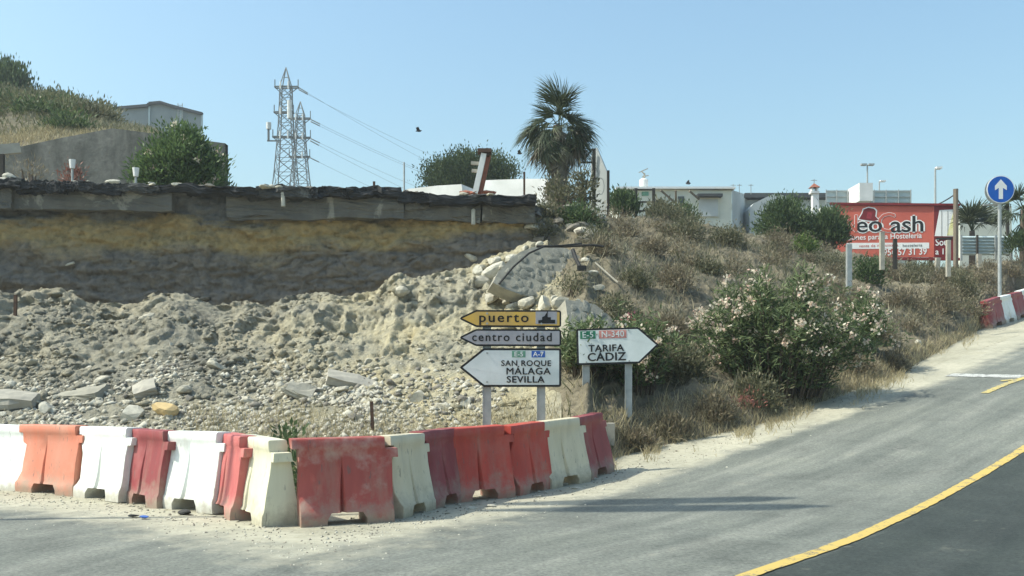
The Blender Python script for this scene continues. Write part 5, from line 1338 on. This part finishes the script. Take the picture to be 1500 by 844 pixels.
for i, (xa, ya, xb, yb2) in enumerate(((437, 128, 640, 225), (455, 175, 640, 240), (455, 178, 600, 235), (455, 203, 620, 262), (454, 206, 590, 270), (454, 231, 560, 280), (437, 131, 620, 205))):
    A = P(xa, ya, 125); Bq = P(xb + 330, yb2 + (yb2 - ya) * 1.2 + 40, 170); mb = MB()
    ps = [A + (Bq - A) * f + Vector((0, 0, -2.2 * 4 * f * (1 - f))) for f in np.linspace(0, 1, 16)]
    mb.tube(ps, .017, 4, False); tag(mb.build('power_line', M['steel_pylon']), 'thin power line sagging to the right from the pylons', 'cable', 'power lines from the pylons')
    d0 = (ps[1] - ps[0]).normalized(); mb = MB(); mb.tube([A, A + d0 * 1.4], .07, 6); tag(mb.build('insulator', M['galv']), 'short insulator hanging where a power line meets its pylon arm', 'insulator', 'insulators on the pylon arms')
for i, (px0, py0, Y0, s) in enumerate(((613, 192, 60, .5), (761, 225, 60, .42), (1008, 269, 60, .4))):
    p = P(px0, py0, Y0); mb = MB(); mb.tube([p + Vector((-s * .35, 0, -.02)), p + Vector((-.05, 0, .02)), p + Vector((s * .2, 0, 0)), p + Vector((s * .4, 0, .03))], [.01, .07, .06, .015], 6)
    for sy in (-1, 1): mb.add([p + Vector((-.1, 0, .03)), p + Vector((.1, 0, .04)), p + Vector((.02, sy * s * .5, .2)), p + Vector((-.12, sy * s * .9, .08))], [(0, 1, 2, 3)])
    tag(mb.build('bird', M['bird']), ('dark bird flying high right of the pylons', 'dark bird flying just left of the palm', 'dark bird flying above the white house roof')[i], 'bird', 'birds in the sky')

# ------------------------------------------------------------------ white walls, leaning pillar, panel, house
def yawed(pts4, Y, yw):
    """points seen at the given pixels on a vertical plane through the first one, turned by yw to face left"""
    x0 = (pts4[0][0] - CX) / F * Y; res = []
    for q, y in pts4:
        u = (q - CX) / F; Yq_ = (Y + math.tan(yw) * x0) / (1 + math.tan(yw) * u); res.append(P(q, y, Yq_))
    return res
def wallbox(name, pts4, Y, depth, m, label, cat='wall', parent=None, zb=6.0, yw=0.0):
    mb = MB(); w = yawed(pts4, Y, yw); ex_ = Vector((math.cos(yw), -math.sin(yw), 0)); ey_ = Vector((math.sin(yw), math.cos(yw), 0)); o_ = Vector((w[0].x, w[0].y, 0))
    poly = [((p - o_).dot(ex_), p.z) for p in w]; mb.prism([(poly[0][0], zb)] + [(poly[-1][0], zb)] + poly[::-1], ex_, ey_, EZ, o_, depth)
    o = mb.build(name, M[m], parent)
    return tag(o, label, cat) if label else o
wallbox('garden_wall', [(596, 277), (640, 272), (676, 270), (677, 276)], 40, 1.2, 'whitewash', 'low sunlit white wall left of the leaning pillar', yw=R(24))
wallbox('garden_wall', [(706, 270), (712, 264), (770, 262), (802, 262)], 41, 1.5, 'whitewash', 'taller white wall between the leaning pillar and the palm', yw=R(24))
# leaning broken pillar
Yp = 31.5; t = thing('leaning_pillar', 'leaning broken pillar with cap and jutting bars above the cliff', 'pillar', P(694, 286, Yp))
p0, p1 = P(696, 284, Yp), P(709, 226, Yp); mb = MB(); mb.bar(p0, p1, .17, .3); mb.build('shaft', M['whitewash'], t)
mb = MB(); mb.bar(p0 + Vector((.15, .2, 0)), p1 + Vector((.15, .2, 0)), .14, .2); mb.build('shaft', M['brick_red'], t)
mb = MB(); c = P(710, 222, Yp); mb.box(c, (.44, .4, .12)); mb.box(c + Vector((0, .03, -.1)), (.3, .3, .1)); mb.build('cap', M['rust'], t)
for y, x0, x1 in ((240, 690, 706), (251, 691, 704)): mb = MB(); mb.bar(P(x0, y - 1, Yp), P(x1, y, Yp), .1); mb.build('bar', M['conc_light'], t)
for i in range(9):
    q = P(random.uniform(680, 726), 283 + random.uniform(-2, 1), Yp + random.uniform(-.2, .3)); o = bpy.data.objects.new('brick_rubble', rock_mesh(3000 + i, 1)); o.data.materials.append(M['brick_red']); COL.objects.link(o); s = random.uniform(.2, .42); o.location = q; o.scale = (s * 1.3, s, s * .6)
    tag(o, 'broken red brick lump heaped round the leaning pillar', 'brick', 'broken bricks by the leaning pillar')
# white triangular panel with posts
Yq = 36.0; t = thing('panel_structure', 'tall white tapering panel with two dark posts right of the palm', 'panel', P(878, 314, Yq))
mb = MB(); yw = R(28); tri = yawed([(864, 314), (890, 314), (889, 252), (874, 216), (866, 228)], Yq, yw); exq = Vector((math.cos(yw), -math.sin(yw), 0)); mb.prism([((q - tri[0]).dot(exq), q.z) for q in tri], exq, Vector((math.sin(yw), math.cos(yw), 0)), EZ, (tri[0].x, tri[0].y, 0), .12); mb.build('panel', M['corr'], t)
for x, y0, w in ((870, 218, .12), (891, 250, .09)): mb = MB(); mb.bar(P(x, 318, Yq - .5), P(x, y0, Yq - .5), w); mb.build('post', M['wood_dark'], t)
mb = MB(); mb.bar(P(857, 232, Yq - .2), P(868, 218, Yq - .2), .06); mb.bar(P(846, 238, Yq - .2), P(868, 238, Yq - .2), .06); mb.build('brace', M['wood_dark'], t)
mb = MB(); mb.tube([P(880 + 5 * math.cos(a), 273 - 12 * math.sin(a), Yq - .5) for a in np.linspace(-2.2, 2.2, 14)], .012, 5); mb.build('hoop', M['galv'], t)
# dark frame
Yf = 42.0; t = thing('timber_frame', 'dark upright timber frame with rungs in front of the white house', 'frame', P(944, 322, Yf))
for x in (931.5, 957.5): mb = MB(); mb.bar(P(x, 328, Yf), P(x, 276, Yf), .12); mb.build('post', M['wood_dark'], t)
for y in (278, 296, 309): mb = MB(); mb.bar(P(931, y, Yf), P(958, y, Yf), .06); mb.build('rung', M['wood_dark'], t)
# house
YH = 58.0; h = thing('white_house', 'low flat-roofed white house with corrugated side wall', 'house', P(1000, 330, YH))
wallbox('wall', [(906, 277), (1072, 279)], YH, 5.5, 'cream', None, parent=h)
mb = MB(); A = P(1072.3, 279, YH); Bq = P(1097, 287, YH + 6)
n_ = 14
for i in range(n_):
    f0, f1 = i / n_, (i + 1) / n_; a0 = A.lerp(Bq, f0); a1 = A.lerp(Bq, f1); am = (a0 + a1) / 2 + Vector((.07, -.07, 0))
    mb.add([(a0.x, a0.y, 6), (am.x, am.y, 6), (a1.x, a1.y, 6), (a0.x, a0.y, a0.z), (am.x, am.y, am.z), (a1.x, a1.y, a1.z)], [(0, 1, 4, 3), (1, 2, 5, 4)])
mb.build('side_wall', M['corr'], h)
mb = MB(); mb.box(((A.x + P(906, 0, YH).x) / 2, YH + 2.7, A.z + .12), (A.x - P(906, 0, YH).x + .3, 5.9, .12)); mb.build('roof', M['pure_white'], h)
def rectpart(x0, x1, y0, y1, Y, th, m, name, parent):
    a, b = P(x0, y1, Y), P(x1, y0, Y); mb = MB(); mb.box(((a.x + b.x) / 2, Y - th / 2, (a.z + b.z) / 2), (b.x - a.x, th, b.z - a.z)); return mb.build(name, M[m], parent)
d_ = rectpart(993, 1002, 288, 322, YH, .06, 'window_dark', 'door', h)
w_ = rectpart(1022, 1053, 290, 318, YH, .08, 'cream', 'window', h); rectpart(1023.5, 1051.5, 292, 317, YH - .085, .02, 'corr', 'shutter', w_)
rectpart(1020, 1056, 286, 290, YH, .55, 'roof_dark', 'awning', h)
rectpart(940, 950, 281, 287, YH, .03, 'sign_green_faded', 'wall_plate', h)
mb = MB()
for xa, ya, xb, yb2 in ((968, 279, 990, 298), (990, 279, 990, 298), (1010, 280, 1024, 292), (960, 296, 968, 296)): mb = MB(); mb.bar(P(xa, ya, YH - 1), P(xb, yb2, YH - .6), .1); mb.build('awning_strut', M['wood'], h)
mb = MB(); c = P(943, 275, YH + 1.5); k = (YH + 1.5) / F; mb.tube([(c.x, c.y, c.z - .1), (c.x, c.y, c.z + 11 * k), (c.x, c.y, c.z + 13 * k)], [.27, .27, .16], 12); mb.build('chimney', M['whitewash'], h, True)
mb = MB(); mb.tube([(c.x, c.y, c.z + 12 * k), (c.x + .05, c.y, c.z + 20 * k), (c.x - .15, c.y, c.z + 24 * k)], [.1, .06, .03], 6); mb.bar((c.x - .3, c.y, c.z + 22 * k), (c.x + .25, c.y, c.z + 28 * k), .05); mb.bar((c.x - .1, c.y, c.z + 16 * k), (c.x + .3, c.y, c.z + 18 * k), .05); mb.build('weather_vane', M['conc_light'], h)
for x in (1074, 1083, 1100): mb = MB(); q = P(x, 280, YH + 1); mb.bar(q - Vector((0, 0, .2)), q + Vector((0, 0, .42)), .035); mb.bar(q + Vector((-.15, 0, .35)), q + Vector((.15, 0, .35)), .03); mb.build('aerial', M['galv'], h)
# dark-roofed annex with arched sheet shelter
YA = 62.0; an = thing('annex_building', 'annex with dark eave and pale rounded shelter right of the white house', 'building', P(1140, 335, YA))
mb = MB(); a, b = P(1090, 287, YA), P(1240, 289, YA); mb.box(((a.x + b.x) / 2, YA + 2, a.z), (b.x - a.x, 4.5, .28)); mb.build('roof', M['roof_dark'], an)
mb = MB(); a, b = P(1094, 340, YA), P(1240, 291, YA); mb.box(((a.x + b.x) / 2, YA + 2.2, (b.z + 6) / 2), (b.x - a.x, 3.6, b.z - 6)); mb.build('wall', M['corr'], an)
mb = MB(); arch = [(1098, 340), (1098, 306), (1104, 298), (1118, 291), (1136, 283), (1150, 287), (1172, 298), (1182, 312), (1182, 340)]; w = [P(q, y, YA - 2) for q, y in arch]; mb.prism([(q.x, q.z if i not in (0, 8) else 6) for i, q in enumerate(w)][::-1], EX, EY, EZ, (0, YA - 2, 0), 1.8); mb.build('shelter', M['corr'], an)
# white chimney with tiled cap
Yc = 50.0; t = thing('chimney', 'white chimney with little tiled cap and aerial left of the billboard', 'chimney', P(1192, 330, Yc))
rectpart(1188, 1197, 285, 345, Yc, .3, 'whitewash', 'shaft', t); k = Yc / F; c = P(1192.5, 284, Yc - .15)
mb = MB(); mb.box(c + Vector((0, 0, .05)), (.42, .42, .1)); 
for dx in (-.13, .13): mb.box(c + Vector((dx, 0, .2)), (.08, .3, .22))
mb.build('cap_base', M['whitewash'], t)
mb = MB(); q = c + Vector((0, 0, .3)); mb.add([q + Vector((-.24, -.24, 0)), q + Vector((.24, -.24, 0)), q + Vector((.24, .24, 0)), q + Vector((-.24, .24, 0)), q + Vector((0, 0, .24))], [(0, 1, 4), (1, 2, 4), (2, 3, 4), (3, 0, 4), (3, 2, 1, 0)]); mb.build('cap_roof', M['brick_red'], t)
mb = MB(); mb.bar(c, c + Vector((0, 0, .75)), .03); mb.bar(c + Vector((-.15, 0, .68)), c + Vector((.15, 0, .68)), .025); mb.build('aerial', M['galv'], t)

# ------------------------------------------------------------------ billboard
YN = 48.0; kN = YN / F; yaw = R(-13.0); ex = Vector((math.cos(yaw), math.sin(yaw), 0)); nb = ex.cross(EZ)
def BB(px, py): 
    x0 = (1222 - CX) / F * YN; u = (px - CX) / F; Yb_ = (YN - math.tan(yaw) * x0) / (1 - math.tan(yaw) * u); return P(px, py, Yb_)
bbd = thing('billboard', 'red advertising billboard with black Neo Cash lettering behind the bank', 'billboard', (BB(1300, 380).x, BB(1300, 380).y, 6.5))
def bpoly(pp, lift, th, m, name, parent):
    o = BB(1300, 340); mb = MB(); mb.prism([((BB(*q) - o).dot(ex), (BB(*q) - o).z) for q in pp], ex, -nb, EZ, o + nb * lift, th); return mb.build(name, M[m], parent)
pan = bpoly([(1222, 376), (1366, 377), (1366, 302), (1222, 300.5)], 0, .08, 'bb_red', 'panel', bbd)
pan2 = bpoly([(1368, 377), (1404, 378), (1404, 302), (1368, 302)], .012, .08, 'bb_dark', 'panel', bbd)
bpoly([(1216, 300.3), (1406, 301.8), (1406, 298.8), (1216, 297.2)], .10, .25, 'bb_dark', 'top_beam', bbd)
bpoly([(1365.8, 377), (1368.2, 377), (1368.2, 302), (1365.8, 302)], .016, .1, 'bb_red', 'divider', bbd)
bpoly([(1300, 381), (1406, 381.5), (1406, 378), (1300, 377.2)], .05, .2, 'bb_dark', 'bottom_beam', bbd)
for x in (1225, 1260, 1300, 1335, 1366, 1402): mb = MB(); q = BB(x, 340); mb.bar((q.x, q.y + .2, 5.8), (q.x, q.y + .2, q.z + 1.2), .14); mb.build('support_post', M['rust'], bbd)
HALO = True
def blet(txt, px, py, size, m, bold, lift, parent=pan, spacing=1.0, xs=1.0, name='lettering'): return lettering(txt, BB(px, py) + nb * lift, ex, EZ, size * kN, M[m], parent, 'LEFT', bold, spacing, .004, xs, name)
# white halo behind, black letters on top
for (tx, x_, y_, sz, sp) in (('eo', 1253, 340.5, 33, .98), ('ash', 1304, 340.5, 33, .95)):
    blet(tx, x_, y_, sz, 'pure_white', .13, .010, spacing=sp, xs=1.12); blet(tx, x_, y_, sz, 'black_paint', .022, .016, spacing=sp, xs=1.12)
blet('N', 1229, 340.5, 36, 'pure_white', .045, .010, xs=1.0); blet('N', 1229, 340.5, 36, 'bb_red', .008, .016, xs=1.0)
blet('C', 1284, 340.5, 40, 'pure_white', .045, .0085, xs=.95); blet('C', 1284, 340.5, 40, 'bb_red', .008, .0145, xs=.95)
cap_w = [(1258, 321), (1263, 313), (1265, 307), (1272, 304.5), (1280, 306), (1283, 309), (1282, 317), (1287, 322), (1280, 324), (1270, 323)]
cx0, cy0 = 1272, 314
bpoly([((x - cx0) * 1.18 + cx0, (y - cy0) * 1.18 + cy0) for x, y in cap_w][::-1], .012, .004, 'pure_white', 'cap_outline', pan)
bpoly(cap_w[::-1], .019, .004, 'bb_dark', 'cap_symbol', pan); bpoly([(1269, 320), (1276, 321), (1278, 312), (1271, 311)], .024, .004, 'bb_pink', 'cap_patch', pan)
blet('Soluciones para la Hosteleria', 1222, 352.5, 11.0, 'pure_white', .02, .010, spacing=1.0, xs=.93)
bpoly([(1240, 365), (1361, 364), (1361, 355.5), (1240, 356)], .010, .004, 'pure_white', 'text_strip', pan)
blet('venta de maquinaria', 1258, 362.5, 6, 'bb_red', .0, .016, spacing=1.1); blet('hosteleria', 1322, 362, 6, 'black_rubber', .0, .016, spacing=1.1)
blet('956 57 31 39', 1294, 374.5, 13.5, 'pure_white', .03, .010, spacing=1.0, xs=.82)
bpoly([(1369, 346), (1397, 346.5), (1399, 330), (1396, 307), (1376, 308)], .018, .004, 'pure_white', 'lamp_picture', pan2)
bpoly([(1387, 345), (1396, 345.5), (1396, 312), (1391, 330)], .024, .004, 'yellow_print', 'lamp_picture', pan2)
for x in (1379, 1388): bpoly([(x, 346), (x + .5, 346), (x + .5, 309), (x, 309)], .029, .003, 'black_rubber', 'panel_seam', pan2)
blet('Sou', 1370, 360, 14, 'pure_white', .03, .02, pan2, xs=.8); blet('a 11', 1370, 373, 12, 'pure_white', .03, .02, pan2, xs=.9)
bpoly([(1371, 351), (1395, 351), (1395, 347.5), (1371, 348.5)], .03, .004, 'black_rubber', 'lamp_base', pan2)
# rooftop panels and white block behind the billboard
YR = 60.0; t = thing('rooftop_screen', 'pale glazed rooftop screens with white block above the billboard', 'rooftop', P(1270, 300, YR))
for x0, x1 in ((1210, 1241), (1262, 1334)):
    f_ = rectpart(x0, x1, 279, 302, YR, .08, 'corr_blue', 'screen', t)
    for i in range(3): y = 280 + i * 8; rectpart(x0 - .5, x1 + .5, y, y + 1.2, YR - .09, .06, 'galv', 'rail', f_)
    for x in np.linspace(x0, x1, 3 if x1 - x0 < 40 else 5): rectpart(x - .5, x + .5, 278, 303, YR - .16, .06, 'galv', 'upright', f_)
rectpart(1242, 1261, 277.5, 303, YR, 2.0, 'whitewash', 'white_block', t)
mb = MB(); a, b = P(1205, 303, YR), P(1345, 303, YR); mb.box(((a.x + b.x) / 2, YR + 2.2, (a.z + 6) / 2), (b.x - a.x, 4, a.z - 6)); mb.build('wall', M['cream'], t)
# cables on the utility pole
for i, (q0, q1, y1) in enumerate(((P(1400, 284, 44), P(1330, 301, 58), 58), (P(1400, 288, 44), P(1440, 318, 58), 58))):
    mb = MB(); mb.tube([q0.lerp(q1, f) + Vector((0, 0, -.35 * 4 * f * (1 - f))) for f in np.linspace(0, 1, 10)], .028, 5, False); tag(mb.build('overhead_cable', M['black_rubber']), ('black cable from the utility pole down to the rooftop screens', 'black cable from the utility pole down towards the beige wall')[i], 'cable')
# street lamps
def lamp(px, ytop, Y, double, label, ybot=305):
    t0 = P(px, ytop, Y); k = Y / F; t = thing('street_lamp', label, 'street lamp', (t0.x, Y, 6), 0, 'street lamps beyond the billboard')
    mb = MB(); mb.tube([(t0.x, Y, 6), (t0.x, Y, t0.z)], [.14, .07], 8); mb.build('pole', M['galv'], t, True)
    for s in ((-1, 1) if double else (1,)):
        mb = MB(); mb.bar((t0.x, Y, t0.z), (t0.x + s * .3, Y, t0.z + .03), .06); mb.build('arm', M['galv'], t)
        mb = MB(); x = t0.x + s * (5.5 * k if double else 5 * k); mb.box((x, Y, t0.z + .05), (8 * k, .4, .16)); mb.box((x, Y, t0.z - .03), (6 * k, .3, .06)); mb.build('lamp_head', M['galv'] if double else M['pure_white'], t)
lamp(1270.5, 242, 95, True, 'tall street lamp with two dark heads above the billboard')
lamp(1370, 247, 80, False, 'street lamp with one white head right of the two-headed lamp')
lamp(1288, 266, 110, False, 'small distant street lamp just right of the two-headed lamp')
# corrugated fence, beige wall, dark canopy
Yg = 45.0; cf = thing('corrugated_fence', 'pale blue corrugated metal fence left of the blue sign', 'fence', P(1445, 375, Yg))
for i in range(6):
    y0 = 346 + i * 4.7
    for (x0, x1) in ((1409, 1431), (1432, 1458), (1459, 1481)):
        a, b = P(x0, y0 + 4.6, Yg), P(x1, y0, Yg); mb = MB(); zc = (a.z + b.z) / 2; hh = (b.z - a.z) / 2
        mb.add([(a.x, Yg, zc - hh), (b.x, Yg, zc - hh), (a.x, Yg - .10, zc), (b.x, Yg - .10, zc), (a.x, Yg, zc + hh), (b.x, Yg, zc + hh)], [(0, 1, 3, 2), (2, 3, 5, 4)]); mb.build('slat', M['corr_blue'], cf)
for x in (1408, 1431.5, 1458.5, 1481.5): mb = MB(); mb.bar(P(x, 382, Yg - .12), P(x, 344.5, Yg - .12), .08); mb.build('post', M['galv'] if x != 1431.5 else M['wood_dark'], cf)
wallbox('boundary_wall', [(1406, 307), (1425, 304), (1482, 302)], 56, .4, 'cream', 'plain beige wall behind the corrugated fence and spiky palm')
mb = MB(); mb.bar(P(1476, 375, 50), P(1476, 296, 50), .12); tag(mb.build('dark_post', M['wood_dark']), 'thin dark post between the blue sign and the edge palm', 'post')
pbk = P(1496, 352, 44); shrub('dark_bush', 'dark drooping bush at the right photo edge behind the far barriers', 'bush', (pbk.x, 44, ground_z(pbk.x, 44)), (.55, .5, .6), 40, 40, (.22, .05), L_pine, 88, stems=4, clr=.16, lift=max(0, pbk.z - ground_z(pbk.x, 44) - .4))

# ------------------------------------------------------------------ tall lamp mast left of the camera: its shadow crosses the road
mx_ = Vector((-9.95, 11.02, 0)); Hm = 14.6
tm = thing('street_lamp_mast', 'tall galvanised lamp mast with two long arms standing beyond the left photo edge', 'street lamp', mx_)
mb = MB(); mb.tube([(mx_.x, mx_.y, 0), (mx_.x, mx_.y, Hm)], [.07, .05], 10); mb.build('pole', M['galv'], tm, True)
for dy_, dz_, x1 in ((-.30, 0, 1.9), (.30, .0, 1.7)):
    mb = MB(); mb.tube([(mx_.x, mx_.y, Hm - .1), (mx_.x + .1, mx_.y + dy_, Hm + dz_), (mx_.x - 1.6, mx_.y + dy_ * 1.0, Hm + dz_)], .05, 6); mb.build('arm', M['galv'], tm)
    mb = MB(); mb.tube([(mx_.x - 2.5, mx_.y + dy_, Hm + dz_), (mx_.x - .9, mx_.y + dy_, Hm + dz_ + .02), (mx_.x + x1 * .6, mx_.y + dy_ * 1.1, Hm + dz_ + .03), (mx_.x + x1, mx_.y + dy_ * 1.15, Hm + dz_)], [.10, .30, .26, .05], 8); mb.build('lamp_head', M['galv'], tm, True)

# ------------------------------------------------------------------ litter by the barriers
def litter(px, py, m, s, lab, nm='litter', cat='litter', flat=.4):
    g = on_ground(px, py); me = rock_mesh(int(px) + 5000, 2, flat); o = bpy.data.objects.new(nm, me); me.materials.append(M[m]); COL.objects.link(o); o.location = g + Vector((0, 0, .03)); o.scale = (s, s, s); o.rotation_euler = (0, 0, px); tag(o, lab, cat)
litter(272, 754, 'black_rubber', .24, 'crumpled black litter in front of the white barrier')
litter(210, 761, 'sign_blue', .13, 'small blue and white scrap at the end of the shadow line'); litter(196, 759, 'black_rubber', .12, 'small dark scrap left of the blue scrap')
litter(400, 756, 'black_rubber', .2, 'black rag under the end of the cream barrier'); litter(436, 756, 'stone_dark', .3, 'dark lump in the gap between the barrier rows', flat=1)
litter(452, 765, 'pure_white', .12, 'white scrap at the left foot of the scuffed red barrier'); litter(385, 764, 'pure_white', .1, 'white scrap by the cream barrier foot')
p, n_ = hit(1345, 505); put_rock(1345, 506, 14, 'stone_pale', 'white stone on the bank right of the oleander', 'white_stone')
for i, (a, b) in enumerate(((720, 742), (788, 728), (800, 722), (826, 710), (845, 716), (868, 702), (655, 752), (690, 745))):
    g = on_ground(a, b); o = bpy.data.objects.new('white_scrap', rocks['stone_pale'][i % 5]); COL.objects.link(o); s = random.uniform(.05, .12); o.location = g + Vector((0, 0, .01)); o.scale = (s * 1.6, s, s * .5)
    tag(o, 'small white scrap lying under the barriers of the right row', 'litter', 'white scraps under the right barrier row')
# dead stalks standing in the verge
sv = []
for _ in range(420):
    px0 = r_.uniform(890, 1420); b = tab(px0, base_py); p_ = hit(px0, b - abs(r_.normal(0, 26)))[0]; sv.append(p_)
grass('dead_stalks', np.array(sv), .5, .012, L_dry, 131, .28)
sv = []
for _ in range(900):
    px0 = r_.uniform(800, 1440); b = tab(px0, base_py); p_ = hit(px0, r_.uniform(tab(px0, top_py) + 6, b))[0]; sv.append(p_)
grass('dead_stalks', np.array(sv), .45, .014, L_straw, 132, .4)
# weeds in the barrier gap and tyre-dark foot weeds
g = Vector((-2.75, 13.2, 0)); shrub('weed_clump', 'green weed with reddish stems growing in the gap between the barrier rows', 'weed', g, (.22, .2, .75), 18, 20, (.14, .05), L_green, 95, stems=5, clr=.10)
g = P(415, 640, 14.6); shrub('weed_clump', 'dark weed clump behind the end-on cream barrier', 'weed', (g.x, g.y, float(zg(g.x, g.y))), (.25, .25, .85), 14, 18, (.12, .06), L_green, 96, stems=4, clr=.1)
mb = MB(); b_ = P(905, 640, 17.8); mb.box((b_.x - .2, b_.y, ground_z(b_.x, b_.y) + .2), (.26, .3, .40)); tag(mb.build('concrete_block', M['conc_light']), 'pale concrete block behind the last maroon barrier', 'block')

# ------------------------------------------------------------------ thin haze volume, added to imitate the windscreen's veil
hm = bpy.data.materials.new('veil_haze'); hm.use_nodes = True; hn = hm.node_tree.nodes; hn.remove(hn["Principled BSDF"])
pv = hn.new("ShaderNodeVolumePrincipled"); pv.inputs["Color"].default_value = (.88, .96, 1.0, 1); pv.inputs["Density"].default_value = .0007; pv.inputs["Anisotropy"].default_value = .2
hm.node_tree.links.new(pv.outputs[0], hn["Material Output"].inputs["Volume"])
mb = MB(); mb.box((0, 450, 21.5), (2000, 1700, 45)); tag(mb.build('haze', hm), kind='stuff')
